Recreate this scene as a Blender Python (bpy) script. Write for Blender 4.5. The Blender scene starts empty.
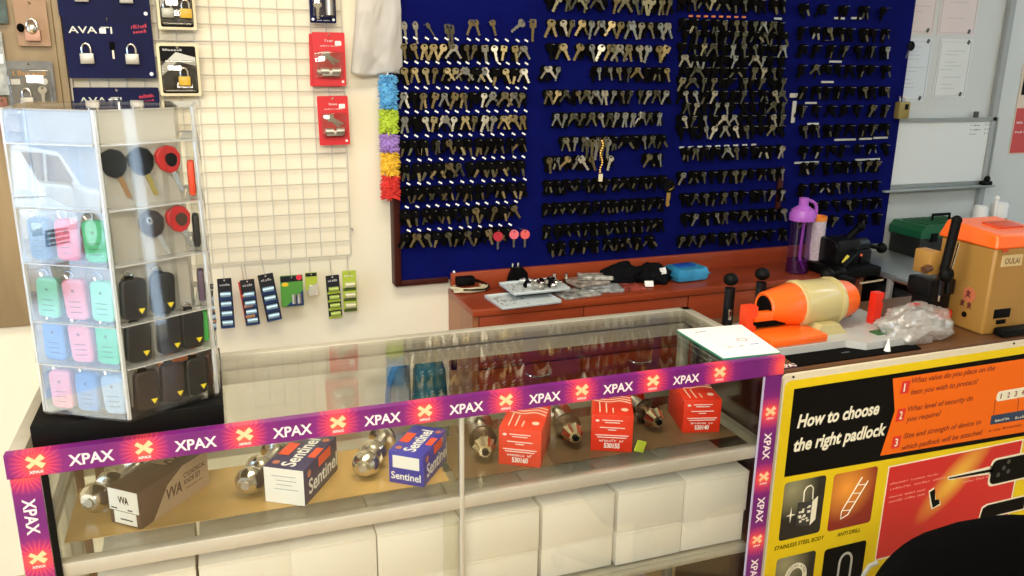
import bpy, bmesh, math, random
from mathutils import Vector, Matrix, Euler, noise
random.seed(7)
PI = math.pi
SC = bpy.context.scene
COL = SC.collection
# ------------------------------------------------------------------ camera
F, PITCH, YAW, ROLL, H = 827.03, .27054652, -.36861726, -.01386975, 1.55
_cy, _sy, _cp, _sp, _cr, _sr = math.cos(YAW), math.sin(YAW), math.cos(PITCH), math.sin(PITCH), math.cos(ROLL), math.sin(ROLL)
FW = Vector((-_sy*_cp, _cy*_cp, -_sp)); RT = Vector((_cy, _sy, 0)); DN = FW.cross(RT)
R2 = _cr*RT + _sr*DN; D2 = -_sr*RT + _cr*DN
CP = Vector((0, 0, H))
def ray(x, y): return R2*((x-512)/F) + D2*((y-288)/F) + FW
def onz(x, y, z): d = ray(x, y); return CP + d*((z-H)/d.z)
def ony(x, y, Y): d = ray(x, y); return CP + d*(Y/d.y)
cam = bpy.data.cameras.new('camera'); cam.sensor_width = 36; cam.lens = F/1024*36; cam.clip_start = .02
co = bpy.data.objects.new('camera', cam); COL.objects.link(co)
m3 = Matrix((R2, -D2, -FW)).transposed()
co.matrix_world = Matrix.Translation(CP) @ m3.to_4x4()
SC.camera = co
# ------------------------------------------------------------------ materials
MATS = {}
def mat(name, col, rough=.5, metal=0, noise_amt=0, noise_scale=20, bump=0, emit=0, spec=.5, col2=None, coat=0, trans=0, stretch=None):
    if name in MATS: return MATS[name]
    m = bpy.data.materials.new(name); m.use_nodes = True; nt = m.node_tree; b = nt.nodes['Principled BSDF']
    c = (*col, 1)
    b.inputs['Base Color'].default_value = c; b.inputs['Roughness'].default_value = rough
    b.inputs['Metallic'].default_value = metal; b.inputs['Specular IOR Level'].default_value = spec
    b.inputs['Coat Weight'].default_value = coat
    if trans: b.inputs['Transmission Weight'].default_value = trans
    if emit: b.inputs['Emission Color'].default_value = c; b.inputs['Emission Strength'].default_value = emit
    if noise_amt or col2 or bump:
        tc = nt.nodes.new('ShaderNodeTexCoord'); n = nt.nodes.new('ShaderNodeTexNoise'); n.inputs['Scale'].default_value = noise_scale
        n.inputs['Detail'].default_value = 4
        if stretch:
            mp = nt.nodes.new('ShaderNodeMapping'); mp.inputs['Scale'].default_value = stretch
            nt.links.new(tc.outputs['Object'], mp.inputs[0]); nt.links.new(mp.outputs[0], n.inputs['Vector'])
        else: nt.links.new(tc.outputs['Object'], n.inputs['Vector'])
        if noise_amt or col2:
            r = nt.nodes.new('ShaderNodeValToRGB')
            r.color_ramp.elements[0].position = .35; r.color_ramp.elements[1].position = .65
            c2 = col2 if col2 else tuple(v*(1-noise_amt) for v in col)
            r.color_ramp.elements[0].color = (*c2, 1); r.color_ramp.elements[1].color = c
            nt.links.new(n.outputs['Fac'], r.inputs[0]); nt.links.new(r.outputs[0], b.inputs['Base Color'])
        if bump:
            bp = nt.nodes.new('ShaderNodeBump'); bp.inputs['Strength'].default_value = bump; bp.inputs['Distance'].default_value = .002
            nt.links.new(n.outputs['Fac'], bp.inputs['Height']); nt.links.new(bp.outputs[0], b.inputs['Normal'])
    MATS[name] = m; return m
def clear(name, tint=(1, 1, 1), base=.05, rough=.02, milk=0, milkcol=(1, 1, 1), power=5, top=.9):
    """thin clear glass or acrylic: transparent with a Schlick reflection"""
    if name in MATS: return MATS[name]
    m = bpy.data.materials.new(name); m.use_nodes = True; nt = m.node_tree; nt.nodes.clear()
    o = nt.nodes.new('ShaderNodeOutputMaterial'); t = nt.nodes.new('ShaderNodeBsdfTransparent'); t.inputs[0].default_value = (*tint, 1)
    g = nt.nodes.new('ShaderNodeBsdfGlossy'); g.inputs['Roughness'].default_value = rough
    lw = nt.nodes.new('ShaderNodeLayerWeight'); lw.inputs[0].default_value = .5
    p = nt.nodes.new('ShaderNodeMath'); p.operation = 'POWER'; p.inputs[1].default_value = power
    ma = nt.nodes.new('ShaderNodeMath'); ma.operation = 'MULTIPLY_ADD'; ma.inputs[1].default_value = top-base; ma.inputs[2].default_value = base
    x = nt.nodes.new('ShaderNodeMixShader')
    L = nt.links.new
    L(lw.outputs['Facing'], p.inputs[0]); L(p.outputs[0], ma.inputs[0]); L(ma.outputs[0], x.inputs[0]); L(g.outputs[0], x.inputs[2])
    if milk:
        d = nt.nodes.new('ShaderNodeBsdfDiffuse'); d.inputs[0].default_value = (*milkcol, 1)
        x2 = nt.nodes.new('ShaderNodeMixShader'); x2.inputs[0].default_value = milk
        L(t.outputs[0], x2.inputs[1]); L(d.outputs[0], x2.inputs[2]); L(x2.outputs[0], x.inputs[1])
    else: L(t.outputs[0], x.inputs[1])
    L(x.outputs[0], o.inputs[0]); MATS[name] = m; return m
# ------------------------------------------------------------------ mesh building
class MB:
    def __init__(s): s.bm = bmesh.new()
    def _add(s, geo, M):
        if M is not None: bmesh.ops.transform(s.bm, matrix=M, verts=geo)
        return s
    def box(s, c, sz, M=None, bev=0, rot=None):
        r = bmesh.ops.create_cube(s.bm, size=1); v = r['verts']
        T = Matrix.Translation(c) @ (Euler(rot).to_matrix().to_4x4() if rot else Matrix()) @ Matrix.Diagonal((*sz, 1))
        bmesh.ops.transform(s.bm, matrix=T, verts=v)
        if bev:
            es = list({e for x in v for e in x.link_edges})
            q = bmesh.ops.bevel(s.bm, geom=es, offset=bev, segments=2, affect='EDGES', profile=.5)
            v = list({x for f in q['faces'] for x in f.verts} | {x for x in v if x.is_valid})
        return s._add(v, M)
    def cyl(s, a, b, r1, r2=None, n=16, M=None, caps=True):
        a, b = Vector(a), Vector(b); d = b-a; r2 = r1 if r2 is None else r2
        q = bmesh.ops.create_cone(s.bm, cap_ends=caps, segments=n, radius1=max(r1, 1e-5), radius2=max(r2, 1e-5), depth=d.length)
        T = Matrix.Translation((a+b)/2) @ d.to_track_quat('Z', 'Y').to_matrix().to_4x4()
        bmesh.ops.transform(s.bm, matrix=T, verts=q['verts']); return s._add(q['verts'], M)
    def sph(s, c, r, sc=(1, 1, 1), M=None, u=16, v=10, rot=None):
        q = bmesh.ops.create_uvsphere(s.bm, u_segments=u, v_segments=v, radius=r)
        T = Matrix.Translation(c) @ (Euler(rot).to_matrix().to_4x4() if rot else Matrix()) @ Matrix.Diagonal((*sc, 1))
        bmesh.ops.transform(s.bm, matrix=T, verts=q['verts']); return s._add(q['verts'], M)
    def lathe(s, prof, M=None, n=20):
        rings = []; vs = []
        for r, z in prof:
            ring = [s.bm.verts.new((max(r, 1e-5)*math.cos(2*PI*i/n), max(r, 1e-5)*math.sin(2*PI*i/n), z)) for i in range(n)]
            rings.append(ring); vs += ring
        for a, b in zip(rings, rings[1:]):
            for i in range(n): s.bm.faces.new((a[i], a[(i+1) % n], b[(i+1) % n], b[i]))
        s.bm.faces.new(rings[0][::-1]); s.bm.faces.new(rings[-1])
        return s._add(vs, M)
    def prism(s, pts, y0, y1, M=None):
        """polygon in x,z, extruded from y0 (towards the viewer) to y1"""
        a = sum(p[0]*q[1]-q[0]*p[1] for p, q in zip(pts, pts[1:]+pts[:1]))
        if a < 0: pts = pts[::-1]
        f = [s.bm.verts.new((p[0], y0, p[1])) for p in pts]; b = [s.bm.verts.new((p[0], y1, p[1])) for p in pts]
        s.bm.faces.new(f); s.bm.faces.new(b[::-1])
        n = len(pts)
        for i in range(n): s.bm.faces.new((f[i], b[i], b[(i+1) % n], f[(i+1) % n]))
        return s._add(f+b, M)
    def ring(s, outer, inner, y0, y1, M=None):
        """plate with a hole: two outlines with as many points, in x,z"""
        n = len(outer); V = []
        for y in (y0, y1):
            V.append([s.bm.verts.new((p[0], y, p[1])) for p in outer]); V.append([s.bm.verts.new((p[0], y, p[1])) for p in inner])
        o0, i0, o1, i1 = V
        for i in range(n):
            j = (i+1) % n
            s.bm.faces.new((o0[i], o0[j], i0[j], i0[i])); s.bm.faces.new((o1[j], o1[i], i1[i], i1[j]))
            s.bm.faces.new((o0[j], o0[i], o1[i], o1[j])); s.bm.faces.new((i0[i], i0[j], i1[j], i1[i]))
        return s._add(o0+i0+o1+i1, M)
    def tube(s, pts, r, n=8, M=None, closed=False, sub=0):
        P = [Vector(p) for p in pts]
        if sub:
            Q = []; m = len(P)
            rng = range(m) if closed else range(m-1)
            for i in rng:
                p0 = P[(i-1) % m] if closed or i > 0 else P[0]; p1 = P[i]; p2 = P[(i+1) % m]; p3 = P[(i+2) % m] if closed or i+2 < m else P[-1]
                for k in range(sub):
                    t = k/sub
                    Q.append(.5*((2*p1)+(-p0+p2)*t+(2*p0-5*p1+4*p2-p3)*t*t+(-p0+3*p1-3*p2+p3)*t*t*t))
            if not closed: Q.append(P[-1])
            P = Q
        m = len(P); rings = []; vs = []; up = None
        R_ = r if isinstance(r, (list, tuple)) else None
        for i, p in enumerate(P):
            d = (P[(i+1) % m]-P[i-1]) if (closed or 0 < i < m-1) else (P[1]-P[0] if i == 0 else P[-1]-P[-2])
            d.normalize()
            if up is None: up = d.orthogonal().normalized()
            up = (up - d*up.dot(d)); up = up.normalized() if up.length > 1e-6 else d.orthogonal().normalized()
            sd = d.cross(up)
            rr = r if R_ is None else R_[0]+(R_[1]-R_[0])*i/(m-1)
            ring = [s.bm.verts.new(p + (up*math.cos(2*PI*k/n)+sd*math.sin(2*PI*k/n))*rr) for k in range(n)]
            rings.append(ring); vs += ring
        prs = list(zip(rings, rings[1:]+rings[:1])) if closed else list(zip(rings, rings[1:]))
        for a, b in prs:
            for k in range(n): s.bm.faces.new((a[k], a[(k+1) % n], b[(k+1) % n], b[k]))
        if not closed: s.bm.faces.new(rings[0][::-1]); s.bm.faces.new(rings[-1])
        return s._add(vs, M)
    def grid(s, fn, nu, nv, thick=0):
        V = [[s.bm.verts.new(fn(i/nu, j/nv)) for j in range(nv+1)] for i in range(nu+1)]
        fs = [s.bm.faces.new((V[i][j], V[i+1][j], V[i+1][j+1], V[i][j+1])) for i in range(nu) for j in range(nv)]
        if thick: bmesh.ops.solidify(s.bm, geom=fs, thickness=thick)
        return s
    def mesh(s, name, m, smooth=True, ang=35):
        bmesh.ops.recalc_face_normals(s.bm, faces=s.bm.faces)
        me = bpy.data.meshes.new(name); s.bm.to_mesh(me); s.bm.free()
        me.materials.append(m)
        if smooth:
            me.polygons.foreach_set('use_smooth', [True]*len(me.polygons)); me.set_sharp_from_angle(angle=math.radians(ang))
        return me
    def build(s, name, m, parent=None, smooth=True, loc=None, rot=None, ang=35):
        o = bpy.data.objects.new(name, s.mesh(name, m, smooth, ang)); COL.objects.link(o)
        if parent is not None: o.parent = parent
        if loc: o.location = loc
        if rot: o.rotation_euler = rot
        return o
def tag(o, label=None, cat=None, group=None, kind=None):
    if label: o['label'] = label
    if cat: o['category'] = cat
    if group: o['group'] = group
    if kind: o['kind'] = kind
    return o
def thing(name, label, cat, loc=(0, 0, 0), rz=0, group=None):
    o = bpy.data.objects.new(name, None); COL.objects.link(o); o.location = loc
    o.rotation_euler = rz if isinstance(rz, tuple) else (0, 0, rz); o.empty_display_size = .05
    return tag(o, label, cat, group)
def copy_tree(o, parent=None):
    c = o.copy(); COL.objects.link(c)
    if parent is not None: c.parent = parent
    for ch in list(o.children): copy_tree(ch, c)
    return c
def frame(o, x, y):
    x, y = Vector(x).normalized(), Vector(y).normalized(); z = x.cross(y)
    M = Matrix((x, y, z)).transposed().to_4x4(); M.translation = Vector(o); return M
VIEW = ((1, 0, 0), (0, 0, 1))          # letters on a face that looks towards -Y
def text(name, string, m, parent, M, w=None, h=None, bold=0, shear=0, align='LEFT', ext=.0002, spacing=1, line=1):
    """letters of width w and cap height h, standing on the frame's origin"""
    c = bpy.data.curves.new('letters', 'FONT'); c.body = string; c.offset = bold; c.shear = shear; c.extrude = 0; c.align_x = 'LEFT'
    c.space_character = spacing; c.space_line = line; c.resolution_u = 3
    t = bpy.data.objects.new('letters', c); COL.objects.link(t)
    dg = bpy.context.evaluated_depsgraph_get(); me = bpy.data.meshes.new_from_object(t.evaluated_get(dg))
    bpy.data.objects.remove(t); bpy.data.curves.remove(c)
    xs = [v.co.x for v in me.vertices]; ys = [v.co.y for v in me.vertices]
    if not xs: return None
    nl = string.count('\n')
    sx0, sx1 = min(xs), max(xs); W, Hh = sx1-sx0, (.69 + nl*line)
    ky = h/.69 if h else w/W
    kx = w/W if w else ky
    off = {'LEFT': 0, 'CENTER': -W*kx/2, 'RIGHT': -W*kx}[align]
    for v in me.vertices: v.co = M @ Vector(((v.co.x-sx0)*kx+off, v.co.y*ky, ext))
    me.materials.clear(); me.materials.append(m); me.name = name
    o = bpy.data.objects.new(name, me); COL.objects.link(o); o.parent = parent
    return o
def scribble(name, m, parent, M, w, h, words=(4, 6, 3), bold=0):
    """a line of print too small to read in the photograph"""
    rd = random.Random(int(w*99991)+int(h*77773)+len(parent.name)); mb = MB(); n = sum(words)+len(words)-1; cw = w/n; x = 0
    for wd in words:
        for k in range(wd):
            hh = h*rd.choice((.7, .7, 1)); sw = cw*.22
            mb.box((x+cw*.25, hh/2, .0002), (sw, hh, .0003)); t = rd.random()
            if t < .7: mb.box((x+cw*.7, hh*.4, .0002), (sw, hh*.8, .0003))
            mb.box((x+cw*.48, hh*rd.choice((.1, .5, .9)), .0002), (cw*.6, max(h*.16, .0006), .0003)); x += cw
        x += cw
    bmesh.ops.transform(mb.bm, matrix=M, verts=mb.bm.verts); return mb.build(name, m, parent, smooth=False)
def circle(cx, cz, r, n=20, sx=1, sz=1, a0=0): return [(cx+r*sx*math.cos(a0+2*PI*i/n), cz+r*sz*math.sin(a0+2*PI*i/n)) for i in range(n)]
def rrect(x0, z0, x1, z1, r, n=4):
    P = []
    for cx, cz, a in ((x1-r, z1-r, 0), (x0+r, z1-r, PI/2), (x0+r, z0+r, PI), (x1-r, z0+r, 1.5*PI)):
        P += [(cx+r*math.cos(a+PI/2*i/n), cz+r*math.sin(a+PI/2*i/n)) for i in range(n+1)]
    return P
def struct(name, mb, m, smooth=False): o = mb.build(name, m, smooth=smooth); o['kind'] = 'structure'; return o
# ------------------------------------------------------------------ materials used
WALL = mat('cream_wall_paint', (.84, .77, .61), .6, noise_amt=.04, noise_scale=3)
WALLR = mat('grey_wall_paint', (.54, .57, .56), .6, noise_amt=.04, noise_scale=3)
FLOOR = mat('tan_floor_tile', (.55, .38, .18), .35, noise_amt=.15, noise_scale=6)
CEIL = mat('ceiling_paint', (.8, .8, .78), .8)
WHITE = mat('white_plastic', (.8, .8, .78), .4)
PAPER = mat('white_paper', (.82, .82, .8), .7)
BLACK = mat('black_plastic', (.002, .002, .002), .55, spec=.12)
RUBBER = mat('black_rubber', (.003, .0027, .0025), .8, spec=.05)
CHROME = mat('polished_chrome', (.75, .72, .66), .18, 1)
STEEL = mat('brushed_steel', (.62, .6, .55), .38, .85)
ALU = mat('anodised_aluminium', (.50, .47, .39), .42, .35, noise_amt=.06, noise_scale=30)
WIRE = mat('cream_coated_wire', (.60, .56, .47), .45)
WOOD = mat('pale_wood', (.36, .26, .14), .55, noise_amt=.3, noise_scale=14, stretch=(1, 1, .15))
CHERRY = mat('cherry_laminate', (.30, .048, .014), .36, spec=.35, noise_amt=.28, noise_scale=10, stretch=(.12, 1, 3), coat=.15)
CHERRYS = mat('cherry_side_laminate', (.36, .14, .055), .4, noise_amt=.2, noise_scale=10, stretch=(1, 1, .2))
BLUE = mat('blue_board_cloth', (.003, .005, .095), .85, noise_amt=.2, noise_scale=9, spec=.05)
KEYM = [mat('brass_key_metal', (.22, .17, .08), .4, .8), mat('nickel_key_metal', (.33, .31, .25), .35, .8), mat('dull_key_metal', (.11, .10, .06), .45, .8)]
GOLD = mat('gold_metal', (.75, .45, .1), .3, .8)
RED = mat('red_plastic', (.55, .02, .02), .4)
CARDRED = mat('red_card', (.62, .022, .03), .35)
NAVY = mat('navy_card', (.004, .006, .05), .6, noise_amt=.4, noise_scale=4, spec=.15)
YEL = mat('yellow_plastic', (.8, .5, .03), .4)
GLASS = clear('counter_glass', (.97, .975, .95), base=.05, power=4)
ACRYL = clear('clear_acrylic', (.97, .97, .96), base=.03, rough=.03, power=3)
ACRYLF = clear('scuffed_acrylic_front', (.96, .97, .97), base=.115, rough=.012, milk=.03, milkcol=(.85, .88, .9), power=3)  # mirror strength and a pale haze raised to carry the street reflection
# ------------------------------------------------------------------ the room
WY = 2.6
struct('floor', MB().box((.5, .5, -.05), (9, 8, .1)), FLOOR)
struct('ceiling', MB().box((.3, .1, 2.75), (8, 5.4, .1)), CEIL)
struct('wall_back', MB().box((-.9, WY+.05, 1.35), (5.2, .1, 2.7)), WALL)
struct('wall_back_right', MB().box((3.15, WY+.05, 1.35), (2.9, .1, 2.7)), WALLR)
struct('wall_right', MB().box((4.65, .2, 1.35), (.1, 5, 2.7)), WALLR)
mb = MB(); mb.box((-3.55, -2.05, 1.35), (.1, 1.1, 2.7)).box((-3.55, 2.0, 1.35), (.1, 1.4, 2.7)).box((-3.55, -.1, 2.5), (.1, 2.9, .4))
struct('wall_left', mb, WALL)
struct('wall_front', MB().box((.5, -2.45, 1.35), (8.2, .1, 2.7)), WALL)
struct('trim_1', MB().box((3.157, WY-.012, 1.4), (.03, .024, 2.6), bev=.004), mat('grey_conduit', (.3, .32, .32), .5))
# ------------------------------------------------------------------ light
def area(name, loc, size, e, col, rot=(0, 0, 0)):
    l = bpy.data.lights.new(name, 'AREA'); l.shape = 'RECTANGLE'; l.size, l.size_y = size; l.energy = e; l.color = col
    o = bpy.data.objects.new(name, l); COL.objects.link(o); o.location = loc; o.rotation_euler = rot
area('ceiling_lamp_warm', (.1, 1.0, 2.68), (1.4, .6), 38, (1, .9, .72))
area('ceiling_lamp_front', (-.45, -1.2, 2.3), (1.4, .6), 80, (1, .93, .8), (1.0, 0, -.1))  # unseen fill added below the ceiling, tilted to light the case and lower wall
area('ceiling_lamp_right', (3.45, 1.1, 2.68), (.9, .2), 8, (.86, .95, 1))
w = bpy.data.worlds.new('street_sky'); SC.world = w; w.use_nodes = True
w.node_tree.nodes['Background'].inputs[0].default_value = (.62, .8, 1, 1); w.node_tree.nodes['Background'].inputs[1].default_value = 9
# ------------------------------------------------------------------ key board
BY = 2.56
root = thing('key_board', 'long blue board covered with rows of hanging keys above the cherry desk', 'key board', (0, 0, 0))
MB().box((1.611, 2.58, 1.49), (2.02, .04, 1.3)).build('board_panel', BLUE, root, smooth=False)
mb = MB(); mb.box((.59, 2.575, 1.49), (.022, .05, 1.32), bev=.003).box((.672, 2.578, .838), (.178, .044, .02), bev=.003)
mb.build('board_frame', mat('dark_cherry', (.045, .008, .005), .5, spec=.2), root)
MB().box((2.07, 2.556, 1.09), (.022, .012, .16), bev=.002).build('joint_strip', mat('dark_cherry', (.045, .008, .005), .5, spec=.2), root)
def key_geo(mb, M=None, kind='round', L=.03):
    """a key hanging from its bow: blade straight down"""
    rb = .0100
    if kind == 'round': mb.ring(circle(0, -.006, rb, 12, 1.1), circle(0, -.001, .0035, 12), -.001, .001, M)
    elif kind == 'square': mb.ring(rrect(-.0105, -.015, .0105, .004, .003, 2), circle(0, -.001, .0035, 12, a0=PI/4), -.001, .001, M)
    else: mb.ring(circle(0, -.005, .0118, 12, 1.05, .8), circle(0, .001, .0038, 12), -.0012, .0012, M)
    z = -.014; w = .0042
    P = [(-w, z), (-w, z-L*.94), (-w+.002, z-L)]
    n = 5
    for i in range(n):
        zz = z-L+L*.72*(i)/n
        P += [(w-.0012-(.0016 if i % 2 else 0), zz+.001), (w-(.0014 if i % 2 else 0), zz+L*.12)]
    P += [(w, z-L*.2), (w, z)]
    mb.prism(P, -.001, .001, M)
protos = {}
for k in ('round', 'square', 'oval'):
    for mi in range(3):
        b = MB(); key_geo(b, None, k, .031); me = b.mesh('key', KEYM[mi], ang=30); protos[(k, mi)] = me
b = MB(); b.prism([(-.0042, -.014), (-.0042, -.044), (-.002, -.047), (.003, -.044), (.002, -.038), (.0042, -.032), (.0042, -.014)], -.001, .001)
blade_me = b.mesh('key', KEYM[0]); blade_dim = blade_me.copy(); blade_dim.materials[0] = KEYM[2]; b = MB(); b.ring(rrect(-.0125, -.02, .0125, .006, .006, 2), circle(0, 0, .0035, 12, a0=PI/4), -.0035, .0035)
bow_me = b.mesh('plastic_head', RUBBER)
places = []     # (block, row, x, y, z, tilt, turn, kind, metal, scale)
hooks = []; tabs = []; dark = []
def row(block, rn, xl, yl, xr, n, metals=(0, 0, 1, 2), black=0, fan=.5, drop=.06, sc=1, tab=False, deep=2, slope=None, gap=()):
    a = ony(xl, yl, 2.525); z = a.z
    # the row is level on the board
    yr = yl
    for _ in range(4): b_ = ony(xr, yr, 2.525); yr += (b_.z-z)/.0034
    for i in range(n):
        t = i/(n-1) if n > 1 else 0
        x = a.x+(b_.x-a.x)*t + random.uniform(-.004, .004); px = xl+(xr-xl)*t
        if any(g0 <= px <= g1 for g0, g1 in gap): continue
        hooks.append((x, z))
        if tab: tabs.append((x+.004, z+.02))
        for k in range(deep):
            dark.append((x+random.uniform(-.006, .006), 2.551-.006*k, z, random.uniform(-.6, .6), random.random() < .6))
        if random.random() < drop: continue
        s = sc*random.uniform(.92, 1.1); kd = random.choice(('round', 'square', 'oval', 'round')); mm = random.choice(metals)
        isb = random.random() < black
        t0 = random.uniform(.2, .75)*random.choice((-1, 1))
        two = random.random() < fan
        if not two: t0 *= .6
        places.append((block, rn, x, 2.528, z, t0, random.uniform(-.5, .5), 'black' if isb else kd, mm, s))
        if two: places.append((block, rn, x, 2.534, z, -t0*random.uniform(.7, 1.1), random.uniform(-.4, .4), 'black' if isb else kd, mm, s*random.uniform(.9, 1)))
for i, (y, bl, xr, n) in enumerate(((45, 0, 524, 13), (69, .05, 525, 13), (94.5, .05, 524, 13), (118.5, .05, 524, 13), (142.5, .85, 521, 12), (166.5, .85, 522, 12), (190, .85, 522, 12), (213, .85, 514, 12), (236.5, .6, 508, 11))):
    row('left', i+1, 404 if i < 5 else 406, y, xr, n, black=bl, tab=True, metals=(0, 0, 0, 1) if i < 4 else (0, 0, 2), deep=4 if i >= 4 else 3)
for i, (y, xl, xr, n, sc, mt, bl, gp) in enumerate(((-5, 550, 672, 14, 1.1, (0, 2, 2), 0, ()), (21, 552, 670, 13, 1.15, (1, 1, 0, 0), 0, ()), (45, 552, 668, 13, 1.15, (1, 1, 0), 0, ((571, 573),)),
        (68, 549, 668, 13, .9, (0, 2, 1), .2, ((563, 590),)), (92, 549, 668, 14, .95, (0, 1, 2), 0, ((607, 612),)), (115, 558, 660, 13, .95, (2, 2, 1), 0, ()), (139, 566, 664, 11, 1.0, (0, 1, 2), .25, ()),
        (159, 549, 660, 12, 1, (0, 0, 1), 0, ((596, 600), (617, 640))), (183, 549, 664, 13, .8, (2,), .9, ()), (206, 549, 662, 13, .8, (2,), .95, ()), (228, 549, 660, 13, .8, (2,), 1, ()), (245, 553, 650, 10, .9, (2, 0), .7, ()))):
    row('centre', i+1, xl, y, xr, n, metals=mt, black=bl, sc=sc, gap=gp, deep=4 if i > 6 else 3, fan=.35)
for i, (y, mt, bl) in enumerate(((-3, (2,), .6), (20, (2, 2, 1), .2), (31, (2,), .4), (44, (2, 2, 1), .2), (56, (2, 2, 1), .4), (68, (2, 1, 2), .2), (79, (2,), .3), (92, (2, 2, 1), .1), (104, (2, 2, 1), .2), (117, (2, 2, 1), .1), (128, (2, 2, 1), .2), (150, (2, 1), .1), (174, (2, 2, 1), .2), (196, (2, 1), .3), (216, (2, 1), .4), (238, (2,), .5))):
    row('third', i+1, 684+(i % 3)*2, y, 784, 11, metals=mt, black=bl, sc=.92, drop=.25, fan=.3, deep=3)  # mostly dull metal, its dark tone standing in for weaker light here
for i, (y, n) in enumerate(((5, 5), (28, 8), (46, 7), (66, 8), (88, 8), (107, 7), (127, 8), (148, 7), (165, 8), (186, 8), (204, 8), (220, 6))):
    row('far', i+1, 806, y, 888 if i < 8 else 880, n, metals=(2,)*9+(1,), black=.5, sc=.9, drop=.45, fan=.2, deep=3)  # far keys darkened by dull metal where the light falls off
hb = MB(); hkme = MB().cyl((0, .046, -.002), (0, 0, 0), .0012, n=5).mesh('hook', STEEL)
for i, (x, z) in enumerate(hooks):
    if i < 84: o = bpy.data.objects.new('hook', hkme); COL.objects.link(o); o.parent = root; o.location = (x, 2.515, z+.002)
    else: hb.cyl((x, 2.561, z), (x, 2.515, z+.002), .0012, n=5)
tag(hb.build('hook', STEEL, root), kind='stuff')
tabm = MB(); tabm.box((0, 0, 0), (.013, .0016, .0052)); tabme = tabm.mesh('hook_label', PAPER, smooth=False)
rest = MB()
for i, (x, z) in enumerate(tabs):
    if i < 96:
        o = bpy.data.objects.new('hook_label', tabme); COL.objects.link(o); o.parent = root; o.location = (x, 2.517, z); o.rotation_euler = (-.3, .5, 0)
    else: rest.box((x, 2.517, z), (.013, .0016, .0052), rot=(-.3, .5, 0))
if len(rest.bm.verts): tag(rest.build('hook_label', PAPER, root, smooth=False), kind='stuff')
LW = mat('dim_label_white', (.5, .5, .46), .6)
# white name strips under the rows of the far block and the dotted strips of the third
mb = MB()
for x0, x1, y in ((835, 845, 18), (852, 862, 18), (830, 842, 61.5), (822, 834, 82), (806, 817, 103), (808, 819, 124), (835, 856, 140), (860, 872, 139), (874, 888, 138), (795, 819, 163), (856, 880, 160), (775, 782, 18.5)):
    a, b_ = ony(x0, y, 2.55), ony(x1, y, 2.55)
    MB().box(((a.x+b_.x)/2, 2.553, a.z), (abs(b_.x-a.x), .004, .007)).build('name_strip', LW, root, smooth=False)
for k in range(9):
    a = ony(682+k*9, 147.5-k*.35, 2.55); MB().box((a.x, 2.552, a.z), (.02, .004, .006)).build('name_strip', LW, root, smooth=False)
a = ony(794, 95.5, 2.55); MB().box((a.x, 2.552, a.z), (.034, .006, .016), bev=.002).build('white_bracket', LW, root); a = ony(794, 112, 2.55); MB().box((a.x, 2.552, a.z), (.016, .006, .08), bev=.002).build('white_bracket', LW, root)
mb = MB()
for k in range(8): a = ony(691+k*7.6, 16+k*.15, 2.55); MB().box((a.x, 2.552, a.z), (.014, .004, .006)).build('orange_strip', mat('orange_label', (.7, .2, .05), .6), root, smooth=False)
# keys: the nearest 300 are objects of their own
ORD = ['', 'first', 'second', 'third', 'fourth', 'fifth', 'sixth', 'seventh', 'eighth', 'ninth', 'tenth', 'eleventh', 'twelfth', 'thirteenth', 'fourteenth', 'fifteenth', 'sixteenth']
MN = ['brass-coloured', 'silver-coloured', 'dull grey']
ind = [p for p in places if p[0] == 'left' or (p[0] == 'centre')][:282]
oth = [p for p in places if p not in ind]
def key_label(bk, rn, kind, mm):
    what = 'black-headed key' if kind == 'black' else MN[mm]+' key'
    return '%s in the %s row down of the %s block of the blue board' % (what, ORD[rn], 'leftmost' if bk == 'left' else 'second')
for bk, rn, x, y, z, tilt, turn, kind, mm, s in ind:
    if kind == 'black':
        o = bpy.data.objects.new('key', blade_dim if (mm == 2 or bk == 'centre') and random.random() < .9 else blade_me); c = bpy.data.objects.new('plastic_head', bow_me); COL.objects.link(c); c.parent = o
    else: o = bpy.data.objects.new('key', protos[(kind, mm)])
    COL.objects.link(o); o.location = (x, y, z); o.rotation_euler = (0, tilt, turn); o.scale = (s, s, s)
    lb = key_label(bk, rn, kind, mm); tag(o, lb, 'key', 'keys: '+lb)
bm = bmesh.new(); sb = MB(); sb.bm.free(); sb.bm = bm
def mark(n0, idx):
    bm.faces.ensure_lookup_table()
    for f in bm.faces[n0:]: f.material_index = idx
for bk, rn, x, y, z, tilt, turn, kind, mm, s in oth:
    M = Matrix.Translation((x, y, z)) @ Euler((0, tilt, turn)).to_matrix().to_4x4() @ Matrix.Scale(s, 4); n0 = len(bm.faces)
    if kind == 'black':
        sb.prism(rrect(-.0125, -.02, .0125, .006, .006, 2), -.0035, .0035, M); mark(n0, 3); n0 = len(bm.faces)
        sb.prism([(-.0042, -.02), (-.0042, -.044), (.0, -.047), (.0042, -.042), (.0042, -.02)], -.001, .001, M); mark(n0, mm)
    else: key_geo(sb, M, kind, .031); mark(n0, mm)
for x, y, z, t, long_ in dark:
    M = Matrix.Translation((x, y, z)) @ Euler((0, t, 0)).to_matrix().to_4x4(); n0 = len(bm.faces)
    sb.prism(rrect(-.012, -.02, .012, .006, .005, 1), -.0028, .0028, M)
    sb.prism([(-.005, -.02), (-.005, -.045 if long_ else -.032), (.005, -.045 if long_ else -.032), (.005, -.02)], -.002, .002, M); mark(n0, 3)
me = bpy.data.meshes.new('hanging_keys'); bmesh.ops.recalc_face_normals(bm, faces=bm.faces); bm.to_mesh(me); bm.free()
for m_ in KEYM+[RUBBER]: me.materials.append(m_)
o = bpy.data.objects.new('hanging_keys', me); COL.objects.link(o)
tag(o, 'dense dim keys filling the right half of the blue board and behind front keys', 'keys', kind='stuff')
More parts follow.
